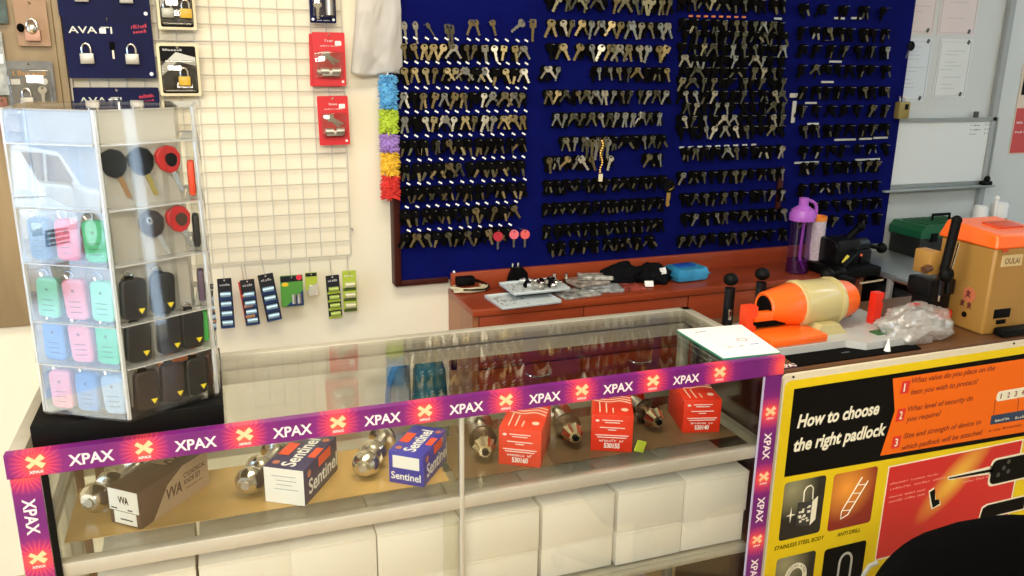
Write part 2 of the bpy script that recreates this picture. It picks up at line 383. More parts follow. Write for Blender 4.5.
# odd keys and charms with a look of their own
def single(px, py, tilt, sc, mi, kind, name, label, Y=2.52):
    a = ony(px, py, Y); o = bpy.data.objects.new(name, protos[(kind, mi)]); COL.objects.link(o)
    o.location = a; o.rotation_euler = (0, tilt, 0); o.scale = (sc, 1, sc) if not isinstance(sc, tuple) else sc; tag(o, label, 'key'); return o
for px, py, t, s, mi, k, lb in (
        (404, 23, -.12, (.8, 1, 1.35), 1, 'round', 'long silver key at the far left of the topmost sparse row, beside the white bag'),
        (415, 23, -.12, (.8, 1, 1.35), 1, 'round', 'long silver key second from the white bag in the topmost sparse row'),
        (427, 24, -.6, (.6, 1, .9), 2, 'round', 'small slanted dark key between long keys in the topmost sparse row'),
        (447, 26, -.15, (.9, 1, 1.5), 2, 'square', 'long dark key, left one of the close pair near board top'),
        (451, 27, -.1, (.9, 1, 1.45), 2, 'square', 'long dark key, right one of the close pair near board top'),
        (472, 21, .35, 1, 0, 'round', 'brass key leaning left in the crossed pair near board top'),
        (475, 21, -.35, 1, 0, 'round', 'brass key leaning right in the crossed pair near board top'),
        (492, 21, -.3, 1, 0, 'round', 'lone brass key hanging between crossed pair and silver bunch near board top'),
        (523, 22, .9, 1.1, 1, 'oval', 'bright silver key sticking out left at the right end of top row'),
        (533, 21, 0, (1.1, 1, 1.4), 0, 'square', 'long key at the right end of the topmost sparse row')):
    o = single(px, py, t, s, mi, k, 'key', lb)
for px, py in ((404, 23), (415, 23), (427, 24), (449, 26), (473.5, 21), (492, 21), (523, 22), (533, 21), (498, 233), (513, 231), (524, 230), (600, 138), (598, 139), (668, 186), (832, 40), (669, 184)):
    a = ony(px, py, 2.52); o = bpy.data.objects.new('hook', hkme); COL.objects.link(o); o.parent = root; o.location = (a.x, 2.515, a.z)
for px, py, c, lb in ((498, 232, (.5, .03, .05), 'dark red round-headed key near the bottom right of leftmost key block'), (514, 230, (.8, .16, .2), 'pink-red round-headed key, left one of the bright pair at block bottom'), (525, 230, (.8, .13, .12), 'pink-red round-headed key, rightmost in the lowest row of leftmost key block')):
    a = ony(px, py+2, 2.52); o = thing('key', lb, 'key', a)
    m_ = mat('red_head_%d' % px, c, .4); M = Matrix()
    MB().ring(circle(0, -.008, .016, 16), circle(0, .001, .003, 16), -.004, .004).build('plastic_head', m_, o)
    MB().prism([(-.004, -.022), (-.004, -.05), (0, -.054), (.004, -.047), (.0025, -.04), (.004, -.03), (.004, -.022)], -.001, .001).build('blade', KEYM[1], o)
# chain bunch of long golden keys
a = ony(600, 141, 2.515)
for k, (dx, dz, s, mi, t) in enumerate(((-.045, 0, 1.15, 2, .05), (-.028, .002, 1.2, 0, 0), (-.008, 0, 1.3, 1, .12), (.004, 0, 1.35, 0, -.05), (.014, .0, 1.25, 0, .1), (.03, .002, 1.25, 1, 0))):
    o = single(600, 141, t, (s, 1, s*1.1), mi, 'round', 'key', 'long %s key hanging in the dangling golden bunch at centre of the board' % MN[mi]); o.location.x += dx; o.location.z += dz
    o['group'] = 'golden bunch, '+MN[mi]
o = thing('key_chain', 'pale bead chain with a cream tag dangling from the golden key bunch', 'key chain', a+Vector((.006, -.004, 0)))
mb = MB()
for k in range(14): mb.sph((.004*math.sin(k*.9), 0, -.008*k), .0036, u=6, v=4)
mb.build('chain', GOLD, o); MB().box((0, 0, -.123), (.016, .004, .026), bev=.002).build('tag', mat('cream_tag', (.75, .66, .42), .5), o)
a = ony(669, 186, 2.515); o = thing('key', 'single yellow key with a round black and gold head, right of the second block', 'key', a+Vector((0, 0, .010))); o.scale = (1.2, 1, 1.2)
MB().ring(circle(0, -.008, .02, 20), circle(0, .007, .003, 20), -.004, .003).build('head', BLACK, o)
P = [(.013*math.cos(t), -.008+.013*math.sin(t)) for t in [(-1.9+i*.3) for i in range(13)]] + [(.004+.009*math.cos(t), -.006+.010*math.sin(t)) for t in [1.7-i*.3 for i in range(12)]]
MB().prism(P, -.006, -.004).build('crescent_emblem', GOLD, o)
MB().prism([(-.006, -.026), (-.007, -.064), (-.003, -.07), (.005, -.066), (.003, -.055), (.006, -.045), (.006, -.026)], -.0015, .0015).build('blade', GOLD, o)
# ------------------------------------------------------------------ wall mesh and what hangs on it
MX0, MX1, MZ0, MZ1, MY = -.29, .446, .94, 2.2, 2.589
mb = MB(); P_ = .0462
for i in range(17):
    x = MX1-i*P_
    if x > MX0-.01: mb.cyl((x, MY, MZ0), (x, MY, MZ1), .0017, n=6)
for i in range(28):
    z = MZ0+i*P_; mb.cyl((MX0, MY-.003, z), (MX1, MY-.003, z), .0017, n=6)
g = mb.build('wire_grid', WIRE); tag(g, 'cream wire grid panel on the wall left of the white bag', 'wire grid')
mb = MB(); mb.tube([(MX0, MY, MZ0), (MX1, MY, MZ0), (MX1, MY, MZ1), (MX0, MY, MZ1)], .003, closed=True)
for x, z in ((MX1, 1.0), (MX1, 1.75), (MX0, 1.75), (MX0, 1.0)): mb.cyl((x, MY, z), (x, 2.6, z), .004, n=8)
mb.build('edge_frame', WIRE, g)
for x, z in ((MX1+.008, 1.02),): MB().cyl((x, 2.6, z), (x, 2.588, z), .004, n=8).build('screw', STEEL, g)
o = MB().box((-.305, 2.585, 1.4), (.018, .03, 1.5), bev=.002).build('wooden_batten', WOOD); tag(o, 'upright pale wooden batten at the left edge of the wire grid', 'batten')
o = MB().box((-.72, 2.587, 1.45), (.81, .022, 1.3), bev=.002).build('wooden_backboard', WOOD); tag(o, 'pale wooden backboard on the wall at the upper left corner', 'backboard')
PBODY = mat('satin_lock_body', (.42, .40, .36), .45, .7)
def padlock(root, x, z, s=1, body=PBODY, y=-.004, shackle=CHROME, name='padlock'):
    """small padlock shown on a card: a sub-part, body and shackle"""
    b = MB().box((x, y-.006*s, z), (.032*s, .012*s, .026*s), bev=.0015).build(name, body, root)
    MB().tube([(x-.010*s, y-.006*s, z+.012*s), (x-.010*s, y-.006*s, z+.026*s), (x-.006*s, y-.006*s, z+.034*s), (x, y-.006*s, z+.037*s), (x+.006*s, y-.006*s, z+.034*s), (x+.010*s, y-.006*s, z+.026*s), (x+.010*s, y-.006*s, z+.012*s)], .0026*s, sub=2).build('shackle', shackle, b)
def card(name, label, cat, x0, z0, x1, z1, m, y=2.55, rz=0, group=None):
    """a hanging card; origin at the middle of its top edge, local z down is negative"""
    o = thing(name, label, cat, ((x0+x1)/2, y, z1), (0, rz, 0), group)
    w, h = x1-x0, z1-z0
    MB().ring(rrect(-w/2, -h, w/2, 0, .004, 4), circle(0, -.008, .003, 20, a0=PI/4), -.0008, .0008).build('backing_card', m, o)
    MB().tube([(0, .028, -.008), (0, -.012, -.008), (0, -.016, -.004)], .0015, n=6).build('peg_hook', STEEL, o)
    return o, w, h
def flat(o, name, pts, m, y=-.0012, t=.0006): return MB().prism(pts, y-t, y).build(name, m, o, smooth=False)
SILV = mat('satin_card_silver', (.42, .42, .38), .4, .4)
REDP = mat('printed_red', (.7, .03, .06), .5)
def avasti(x0, z0, x1, z1, label, locks, y=2.55):
    o, w, h = card('padlock_card', label, 'padlock card', x0, z0, x1, z1, NAVY, y)
    fr = frame((-w/2+.012, -.0014, -.043), *VIEW)
    text('lettering', 'AVA TI', SILV, o, fr, w=.105, h=.017, bold=.01)
    flat(o, 'price_sticker', rrect(-.022, -.043, -.006, -.03, .001, 1), PAPER, -.0018)
    scribble('slogan', REDP, o, frame((w/2-.052, -.0014, -.03), (1, 0, .12), (0, 0, 1)), .04, .010, (7,))
    scribble('slogan', REDP, o, frame((w/2-.048, -.0014, -.042), (1, 0, .12), (0, 0, 1)), .034, .009, (5,))
    for lx in locks: padlock(o, lx, -.108, 1.05)
    flat(o, 'round_seal', circle(w/2-.012, -h+.012, .005, 12), PAPER)
    k = MB().box((.005, -.005, -.075), (.012, .005, .022), bev=.002).build('key', RUBBER, o)
    MB().box((.006, -.005, -.096), (.005, .002, .024)).build('blade', CHROME, k)
    return o
avasti(-.291, 1.484, -.075, 1.643, 'navy padlock card with two steel padlocks, the fully visible middle one of three', (-.058, .052))
avasti(-.297, 1.642, -.075, 1.80, 'navy padlock card cut by the top of the picture, above the other two', (-.052, .055), 2.556)
o = avasti(-.286, 1.30, -.073, 1.46, 'navy padlock card with one padlock just above the acrylic tower', ())
padlock(o, -.005, -.062, .85)
def ycard(x0, z0, x1, z1, label, xs, ps):
    o, w, h = card('padlock_pack', label, 'padlock pack', x0, z0, x1, z1, BLACK)
    fr = MB(); fr.ring(rrect(-w/2-.003, -h-.003, w/2+.003, .003, .005), rrect(-w/2+.004, -h+.004, w/2-.004, -.004, .005), -.003, -.001)
    fr.build('cream_border', mat('cream_print', (.7, .62, .4), .5), o)
    flat(o, 'grey_band', [(-w/2+.006, -h*.42), (-.005, -.02), (w/2-.006, -h*.25), (w/2-.006, -h*.42), (-.002, -.045), (-w/2+.006, -h*.62)], SILV)
    scribble('lettering', PAPER, o, frame((-w/2+.012, -.0014, -.017), *VIEW), w*.5, .006, (7,))
    for x, mt in zip(xs, ps): padlock(o, x, -h*.72, .95, mt)
    b = MB().box((0, -.014, -h*.62), (w*.86, .022, h*.62), bev=.006).build('blister', clear('blister_plastic', (.93, .92, .9), .07, .05), o)
ycard(-.055, 1.617, .037, 1.76, 'padlock blister pack with a grey and a yellow padlock, cut by the picture top', (-.022, .024), (SILV, YEL))
ycard(-.066, 1.440, .035, 1.575, 'padlock blister pack with one yellow padlock beside the navy cards', (.012,), (YEL,))
# backboard packs at the far left
o, w, h = card('padlock_pack', 'grey blister pack with small padlock and two keys, orange title, at far left', 'padlock pack', -.44, 1.38, -.328, 1.527, mat('grey_card', (.18, .18, .17), .4, noise_amt=.5, noise_scale=18), 2.558)
scribble('title', mat('orange_print', (.8, .35, .03), .5), o, frame((-.04, -.0014, -.037), *VIEW), .08, .012, (7,))
flat(o, 'round_sticker', circle(.032, -.052, .009, 14), PAPER); flat(o, 'price_sticker', rrect(-.045, -.06, -.024, -.046, .001), PAPER)
padlock(o, -.012, -.105, .95); k = MB(); key_geo(k, Matrix.Translation((.026, -.006, -.068)), 'round', .03); k.build('key', KEYM[1], o)
MB().box((0, -.014, -.08), (.1, .022, .12), bev=.008).build('blister', clear('blister_plastic', (.93, .92, .9), .07, .05), o)
o, w, h = card('padlock_pack', 'clear blister pack with brown wire-shackled lock on the wooden backboard', 'padlock pack', -.40, 1.565, -.325, 1.68, mat('kraft_card', (.36, .22, .13), .6), 2.56)
padlock(o, .0, -.088, 1.1, mat('pinkish_metal', (.5, .28, .2), .5, .3)); MB().sph((0, -.02, -.072), .013, (1, .5, 1)).build('dial', CHROME, o)
MB().sph((-.026, -.012, -.07), .009, (1, .6, 1.2)).build('spare_dial', RUBBER, o)
for x0, z0, x1, z1, mc, lb in ((-.47, 1.62, -.415, 1.76, (.05, .09, .08), 'dark green packet cut by the upper left corner of the picture'), (-.50, 1.44, -.435, 1.60, (.45, .47, .45), 'pale grey packet at the left picture edge on the backboard'), (-.47, 1.33, -.445, 1.435, (.3, .1, .06), 'small red and white packet at the left picture edge beside the grey blister pack')):
    o, w, h = card('hanging_packet', lb, 'packet', x0, z0, x1, z1, mat('packet_%d' % int(z0*100), mc, .5, noise_amt=.5, noise_scale=40), 2.556)
    flat(o, 'printed_band', rrect(-w/2+.004, -h*.5, w/2-.004, -h*.35, .001, 1), PAPER)
o = card('padlock_card', 'olive hardware card with gold rim at the very top left of the wooden board', 'card', -.405, 1.69, -.335, 1.80, mat('olive_card', (.2, .16, .06), .5), 2.56)[0]
# red cylinder packs
def redpack(x0, z0, x1, z1, label, tilt=0, y=2.55):
    o, w, h = card('lock_pack', label, 'lock pack', x0, z0, x1, z1, CARDRED, y, tilt)
    scribble('brand_name', PAPER, o, frame((-.012, -.0014, -.027), *VIEW), .026, .007, (4,))
    scribble('lettering', PAPER, o, frame((-.026, -.0014, -.04), *VIEW), .055, .004, (7, 6))
    flat(o, 'price_sticker', rrect(.018, -.037, .036, -.024, .001, 1), PAPER)
    k = MB(); key_geo(k, Matrix.Translation((-.014, -.006, -.062)) @ Euler((0, -1.1, 0)).to_matrix().to_4x4(), 'oval', .032); key_geo(k, Matrix.Translation((-.016, -.004, -.06)) @ Euler((0, -.8, 0)).to_matrix().to_4x4(), 'round', .03)
    k.build('key_set', KEYM[1], o)
    c = MB(); c.cyl((-.028, -.012, -h+.042), (-.004, -.012, -h+.042), .0095, n=14).cyl((.004, -.012, -h+.042), (.028, -.012, -h+.042), .0095, n=14).box((0, -.012, -h+.036), (.05, .009, .016), bev=.002)
    c.build('lock_cylinder', STEEL, o)
    flat(o, 'round_seal', circle(w/2-.01, -h+.012, .004, 12), PAPER)
    MB().box((0, -.013, -h+.06), (w*.8, .022, h*.5), bev=.006).build('blister', clear('blister_plastic', (.93, .92, .9), .07, .05), o)
    return o
redpack(.352, 1.465, .446, 1.617, 'red cylinder lock pack hanging in front, upper of the two red ones')
o = redpack(.345, 1.462, .438, 1.612, 'red lock pack tucked behind the upper red pack', .02, 2.566)
redpack(.357, 1.291, .448, 1.436, 'red cylinder lock pack, lower of the two red ones', -.015)
o, w, h = card('lock_pack', 'navy lock pack with key and steel barrel above the red packs', 'lock pack', .349, 1.642, .424, 1.80, NAVY)
k = MB(); key_geo(k, Matrix.Translation((-.015, -.006, -h+.055)), 'oval', .03); k.build('key', KEYM[1], o)
MB().cyl((.017, -.012, -h+.022), (.017, -.012, -h+.075), .011, n=14).build('lock_barrel', STEEL, o)
for sx in (-1, 1): flat(o, 'round_seal', circle(sx*(w/2-.008), -h+.01, .004, 12), PAPER)
scribble('lettering', PAPER, o, frame((-.018, -.0014, -h+.006), *VIEW), .036, .003, (4, 5))
MB().box((.0, -.014, -h+.05), (w*.8, .026, h*.42), bev=.005).build('blister', clear('blister_plastic', (.93, .92, .9), .07, .05), o)
# battery cards
def battery_card(x, zt, n, w, h, top, strip, cell, label, tilt=0, y=2.55, turn=0):
    o = thing('battery_card', label, 'battery card', (x, y, zt), (0, tilt, turn), 'battery cards under the wire grid')
    o.pop('group') if 'group' in o.keys() else None
    MB().ring(rrect(-w/2, -h, w/2, 0, .002, 4), circle(0, -.006, .0025, 20, a0=PI/4), -.0008, .0008).build('backing_card', top, o)
    MB().tube([(0, .021, .045), (0, .020, .004), (0, .012, -.006), (0, -.008, -.006), (0, -.012, -.002)], .0014, n=6).build('peg_hook', STEEL, o)
    ht = h*.24
    scribble('brand_name', PAPER, o, frame((-w*.36, -.0012, -ht*.6), *VIEW), w*.72, .007, (5,))
    for i in range(n):
        z = -ht-(h-ht)*(i+.5)/n; hh = (h-ht)/n
        flat(o, 'printed_band', rrect(-w/2+.001, z-hh*.48, w/2-.001, z-hh*.2, .0005, 1), strip)
        MB().cyl((-w*.36, -.006, z+hh*.12), (w*.36, -.006, z+hh*.12), hh*.27, n=12).build('blister_cell', cell, o)
    return o
BLK2 = mat('black_card', (.012, .013, .02), .4); DBLU = mat('dark_blue_print', (.02, .05, .18), .4); LBLU = mat('pale_blue_blister', (.35, .52, .68), .25, .3)
LIME = mat('lime_card', (.42, .52, .05), .4); DGRN = mat('dark_green_print', (.08, .12, .02), .4); CREAMC = mat('cream_cell', (.62, .6, .4), .3, .3)
battery_card(.057, .902, 4, .041, .157, BLK2, DBLU, LBLU, 'blue battery card hanging straight, nearest the acrylic tower')
battery_card(.122, .893, 4, .042, .146, BLK2, DBLU, LBLU, 'blue battery card in front of a red card, middle of the blue three', -.06)
battery_card(.114, .886, 3, .036, .13, mat('red_back_card', (.6, .05, .03), .4), REDP, mat('orange_cell', (.6, .25, .1), .3), 'red battery card peeking out behind the middle blue one', -.1, 2.562)
battery_card(.176, .906, 4, .046, .152, BLK2, DBLU, LBLU, 'blue battery card twisted to the right, beside the green and navy card', -.13)
battery_card(.378, .886, 4, .042, .142, BLK2, LIME, mat('lime_cell', (.4, .5, .12), .3, .2), 'lime green battery card, left one of the lime pair', -.04)
battery_card(.431, .897, 3, .043, .135, LIME, DGRN, CREAMC, 'lime and brown battery card under the right corner of the grid')
o = thing('battery_card', 'wide green and navy battery card with red round badge', 'battery card', (.253, 2.55, .896))
MB().ring(rrect(-.034, -.1, .034, 0, .003, 4), circle(0, -.006, .0025, 20, a0=PI/4), -.0008, .0008).build('backing_card', mat('green_card', (.09, .3, .05), .35), o)
flat(o, 'navy_area', [(-.02, -.099), (.033, -.05), (.033, -.099)], DBLU); flat(o, 'header', rrect(-.033, -.02, .033, -.002, .001, 1), BLK2)
flat(o, 'badge', circle(.023, -.008, .009, 14), REDP, -.0018); flat(o, 'yellow_oval', circle(-.02, -.028, .008, 14, 1.3, .8), YEL)
for x in (.004, .02): MB().cyl((x, -.006, -.09), (x, -.006, -.06), .006, n=12).build('battery', STEEL, o)
MB().tube([(0, .021, .045), (0, .020, .004), (0, .012, -.006), (0, -.008, -.006), (0, -.012, -.002)], .0014, n=6).build('peg_hook', STEEL, o)
o = thing('battery_card', 'short lime card with pale clear bubble between the green cards', 'battery card', (.313, 2.55, .9))
MB().prism([(-.018, 0), (.018, 0), (.018, -.03), (-.005, -.055), (-.018, -.055)], -.0008, .0008).build('backing_card', LIME, o)
flat(o, 'header', rrect(-.017, -.012, .017, -.001, .001, 1), BLK2)
MB().box((.004, -.006, -.055), (.03, .012, .035), bev=.004).build('blister', clear('milky_blister', (.93, .92, .9), .07, .08, .4, (.85, .83, .75)), o)
MB().tube([(0, .021, .045), (0, .020, .004), (0, .012, -.006), (0, -.008, -.006), (0, -.012, -.002)], .0014, n=6).build('peg_hook', STEEL, o)
# white bag on a wall hook
def bagf(u, v):
    z = 1.80-(1.80-(1.503-.008*math.sin(u*5)))*v
    wl = .488-.030*v; wr = .606+.010*v
    x = wl+(wr-wl)*u
    fold = (.003+.003*v)*math.sin(u*11+v*3)+.014*abs(noise.noise(Vector((u*3+v, v*3-u, 1))))+.010*abs(noise.noise(Vector((u*6, v*5+u*2, 4))))
    if v > .93 and u > .6: z -= .03*(u-.6)
    return Vector((x, 2.535+fold-(.02*math.sin(v*PI)), z))
o = MB().grid(bagf, 30, 34, .001).build('plastic_bag', mat('white_bag_plastic', (.86, .83, .79), .5), ang=180)
tag(o, 'creased white bag hanging on the wall at the left edge of the key board', 'bag')
MB().cyl((.56, 2.6, 1.79), (.56, 2.53, 1.79), .004, n=8).build('wall_hook', STEEL, o)
# rainbow duster
o = thing('feather_duster', 'rainbow-striped fluffy duster hanging below the white bag', 'duster', (.568, 2.535, 1.50))
MB().cyl((0, .0, -.37), (0, 0, .0), .004, n=8).build('stick', WHITE, o)
random.seed(3)
z = 0.0
for nm, c, l in (('blue_tuft', (.12, .42, .75), .105), ('lime_tuft', (.5, .65, .05), .075), ('violet_tuft', (.42, .25, .65), .06), ('yellow_tuft', (.9, .55, .04), .075), ('red_tuft', (.75, .04, .03), .075)):
    mb = MB()
    for k in range(230):
        a = random.uniform(0, 2*PI); zz = z-random.uniform(.003, l-.002)
        d = Vector((math.cos(a), math.sin(a), random.uniform(-.8, .3))).normalized(); q = Vector((.020*math.cos(a), .018*math.sin(a), zz))
        mb.cyl(q, q+d*random.uniform(.008, .015), .0042, .0008, n=5)
    mb.sph((0, 0, z-l/2), .026, (1, .9, l/.052), u=16, v=10)
    mb.build(nm, mat(nm+'_fibre', c, .9, noise_amt=.25, noise_scale=140), o); z -= l-.003
MB().tube([(0, 0, 0), (0, .01, .02), (0, .05, .03)], .002, n=6).build('loop', WHITE, o)
# ------------------------------------------------------------------ cherry desk under the board
DZ = .8
root = thing('desk', 'long cherry laminate desk against the wall under the blue key board', 'desk', (.768, 2.32, 0))
W_, D_ = 1.55, .27
MB().box((W_/2, D_/2, DZ-.0125), (W_, D_, .025), bev=.004).build('desk_top', CHERRY, root)
MB().box((W_/2, D_-.034, DZ+.029), (W_, .016, .064), bev=.003).build('back_rail', CHERRY, root)
MB().box((.012, D_/2+.006, (DZ-.025)/2), (.02, D_-.012, DZ-.025)).build('side_panel', CHERRYS, root, smooth=False)
MB().box((W_-.012, D_/2+.006, (DZ-.025)/2), (.02, D_-.012, DZ-.025)).build('side_panel', CHERRYS, root, smooth=False)
MB().box((W_/2, D_/2+.02, .39), (W_-.05, D_-.06, .76)).build('carcass', mat('dark_cherry', (.045, .008, .005), .5, spec=.2), root, smooth=False)
for x0, x1 in ((.024, .382), (.386, .778), (.784, 1.15), (1.154, 1.526)):
    for z0, z1, hz in ((.60, .772, 0), (.38, .594, .566), (.05, .374, .33)):
        f = MB().box(((x0+x1)/2, .016, (z0+z1)/2), (x1-x0, .018, z1-z0), bev=.0015).build('drawer_front', CHERRY, root)
        if hz:
            xm = (x0+x1)/2+.02
            MB().tube([(xm-.04, .008, hz), (xm-.03, -.018, hz-.002), (xm, -.024, hz-.006), (xm+.03, -.018, hz-.002), (xm+.04, .008, hz)], .004, sub=3).build('handle', CHROME, f)
MB().cyl((.012, D_-.034, DZ+.061), (.012, D_-.034, DZ+.067), .004, n=8).build('screw_cap', PAPER, root)
# things on the desk
def coil(c, r, n, thick, m, name, label, cat):
    P = []
    for k in range(n*14):
        a = k*2*PI/14; rr = r*(1+.12*math.sin(k*1.7)); P.append((c[0]+rr*math.cos(a), c[1]+rr*.62*math.sin(a), c[2]+.004+.004*(k/14)+.002*math.sin(k*2.3)))
    o = MB().tube(P, thick, n=6).build(name, m); return tag(o, label, cat)
coil((.825, 2.53, DZ), .058, 4, .0028, mat('cream_cable', (.62, .56, .38), .5), 'cable_coil', 'cream cable coil on the left end of the desk', 'cable')
o = thing('power_adapter', 'black power adapter lying on the cable coil at the desk left end', 'adapter', (.812, 2.545, DZ+.022))
MB().box((0, 0, .013), (.062, .045, .03), bev=.005).build('adapter_body', BLACK, o); MB().cyl((.028, 0, .013), (.05, -.01, .008), .005, n=8).build('strain_relief', RUBBER, o)
MB().tube([(.05, -.01, .008), (.08, -.02, -.006), (.05, -.05, -.01), (-.02, -.055, -.004)], .0028, sub=4).build('lead', RUBBER, o)
o = MB().tube([(.885, 2.53, DZ+.003), (.91, 2.56, DZ+.012), (.95, 2.568, DZ+.032), (.99, 2.56, DZ+.014)], .0028, sub=4).build('cable', RUBBER); tag(o, 'thin black cable arching across the desk to the small black box', 'cable')
o = thing('black_charger', 'small black trapezoid charger with chrome prongs standing on the desk', 'charger', (1.0, 2.555, DZ))
MB().prism([(-.042, 0), (.042, 0), (.036, .045), (.018, .066), (-.018, .066), (-.03, .045)], -.02, .02).build('charger_body', BLACK, o)
for x in (-.014, .006): MB().cyl((x, -.004, .066), (x, -.004, .08), .0045, n=8).build('prong', CHROME, o)
def tray(x, y, z, w, d, rz, label, pcs, seed):
    o = thing('parts_tray', label, 'tray', (x, y, z), rz)
    TR_ = mat('white_tray', (.62, .68, .7), .4)
    MB().prism(rrect(-w/2, -d/2, w/2, d/2, .008), -.004, 0, Matrix.Rotation(-PI/2, 4, 'X')).build('tray_base', TR_, o)
    r = MB().ring(rrect(-w/2, -d/2, w/2, d/2, .008), rrect(-w/2+.005, -d/2+.005, w/2-.005, d/2-.005, .006), -.009, 0, Matrix.Rotation(-PI/2, 4, 'X'))
    r.build('tray_rim', TR_, o); rd = random.Random(seed)
    mbx = MB()
    for k in range(30): mbx.box((rd.uniform(-w*.42, w*.1), rd.uniform(-d*.35, d*.35), .0045), (rd.uniform(.006, .02), .002, .001), rot=(0, 0, rd.uniform(0, 3)))
    mbx.build('printed_marks', mat('grey_print', (.18, .2, .22), .6), o, smooth=False)
    return o
o = tray(.955, 2.375, DZ, .21, .15, .06, 'white parts tray lying lowest at the desk front edge', 0, 1)
o = tray(1.015, 2.425, DZ+.024, .20, .14, .02, 'white parts tray raised behind the front tray, with loose silver parts', 0, 2)
o = MB().box((1.015, 2.425, DZ+.0165), (.12, .08, .012), bev=.003).build('black_case', BLACK); tag(o, 'flat black case squeezed between the two white trays', 'case')
random.seed(11)
for k in range(22):
    x, y = 1.01+random.uniform(-.02, .08), 2.42+random.uniform(-.045, .045)
    if k % 3 == 0:
        b = MB().sph((0, 0, 0), .008).cyl((0, 0, 0), (.018, 0, 0), .004, n=8)
    elif k % 3 == 1: b = MB().cyl((-.01, 0, 0), (.01, 0, 0), .007, n=10).cyl((-.014, 0, 0), (.014, 0, 0), .003, n=8)
    else: b = MB().box((0, 0, 0), (.024, .012, .012), bev=.002).cyl((0, 0, -.006), (0, 0, .009), .004, n=8)
    o = b.build('lock_part', (CHROME, BLACK, STEEL)[k % 3], loc=(x, y, DZ+.037), rot=(0, 0, random.uniform(0, 6))); o.scale = (1.3, 1.3, 1.3)
    tag(o, ('shiny round-ended lock pin', 'small black lock barrel', 'small squared steel lock piece')[k % 3]+' among the loose parts on the raised white tray', 'lock part', ('pins', 'barrels', 'pieces')[k % 3]+' on the raised tray')
def packet(name, x, y, z, w, d, h, rz, col, label, extra=None, tiltx=0):
    o = thing(name, label, 'packet', (x, y, z), (tiltx, 0, rz))
    MB().box((0, 0, h/2), (w, d, h), bev=min(h, .006)*.4).build('wrapper', mat('packet_'+name+'%d' % int(x*1000), col, .35, noise_amt=.8, noise_scale=55), o)
    return o
for x, y, z, w, d, h, rz, col, lb in ((1.15, 2.385, DZ, .14, .10, .008, .1, (.5, .5, .46), 'flat silver packet lying lowest in the packet pile beside the white trays'),
        (1.255, 2.42, DZ, .14, .11, .012, -.2, (.45, .47, .48), 'wide grey packet in the middle of the packet pile'), (1.225, 2.465, DZ+.013, .13, .10, .010, .15, (.5, .42, .36), 'brownish clear packet lying on the wide grey packet'),
        (1.345, 2.395, DZ, .10, .08, .010, -.05, (.5, .1, .07), 'red and white packet at the right of the packet pile'), (1.26, 2.47, DZ+.0245, .12, .06, .012, -.35, (.6, .58, .52), 'pale thin packet lying topmost on the packet pile')):
    packet('flat_packet', x, y, z, w, d, h, rz, col, lb)
for x, y, lb in ((1.16, 2.49, 'shiny key machine cutter standing among packets beside the white trays'), (1.12, 2.50, 'second shiny cutter standing behind the wide grey packet')):
    o = MB().cyl((x, y, DZ), (x, y, DZ+.03), .012, n=14).cyl((x, y, DZ+.03), (x, y, DZ+.045), .006, n=10).build('cutter', CHROME); tag(o, lb, 'cutter')
def blob(name, c, r, sc, m, label, cat, seed=0, amp=.25, sub=4, freq=2.2):
    bm = bmesh.new(); bmesh.ops.create_icosphere(bm, subdivisions=sub, radius=1)
    for v in bm.verts:
        n = v.co.normalized(); d = 1+amp*noise.noise(n*freq+Vector((seed, 0, 0)))+amp*.4*noise.noise(n*freq*2.7+Vector((seed, 3, 0)))
        v.co = Vector((n.x*d*sc[0]*r, n.y*d*sc[1]*r, max(n.z*d, -.55)*sc[2]*r+.55*sc[2]*r))
    me = bpy.data.meshes.new(name); bm.to_mesh(me); bm.free(); me.materials.append(m); me.polygons.foreach_set('use_smooth', [True]*len(me.polygons))
    o = bpy.data.objects.new(name, me); COL.objects.link(o); o.location = c; return tag(o, label, cat)
CLOTH = mat('black_cloth', (.004, .004, .005), .9, spec=.1, bump=.5, noise_scale=60)
blob('black_pouch', (1.365, 2.475, DZ), .056, (1.3, 1.0, .8), CLOTH, 'black soft pouch on the desk behind the packet pile', 'pouch', 1)
o = blob('black_pouch', (1.478, 2.45, DZ), .054, (1.1, 1.1, .76), CLOTH, 'black soft pouch with white tag, beside the blue wipes pack', 'pouch', 5)
MB().box((.012, -.045, .048), (.026, .003, .022), rot=(-.5, 0, .2)).build('white_tag', PAPER, o)
o = MB().box((1.425, 2.385, DZ+.012), (.03, .003, .022), rot=(-.7, 0, -.3)).build('swing_tag', PAPER); tag(o, 'small white paper tag leaning in front of the black pouches', 'tag')
o = thing('wipes_pack', 'pale blue plastic wipes pack on the desk right of the black pouches', 'wipes pack', (1.605, 2.44, DZ), .08)
LB = mat('sky_blue_film', (.05, .36, .66), .3, noise_amt=.5, noise_scale=14)
MB().box((0, 0, .026), (.135, .10, .05), bev=.015).build('pack_body', LB, o); MB().box((-.01, 0, .053), (.07, .045, .006), bev=.002).build('lid', mat('deep_blue_print', (.01, .07, .38), .35), o)
for sx in (-1, 1): MB().box((sx*.072, 0, .025), (.012, .08, .004), bev=.001).build('crimped_end', LB, o)
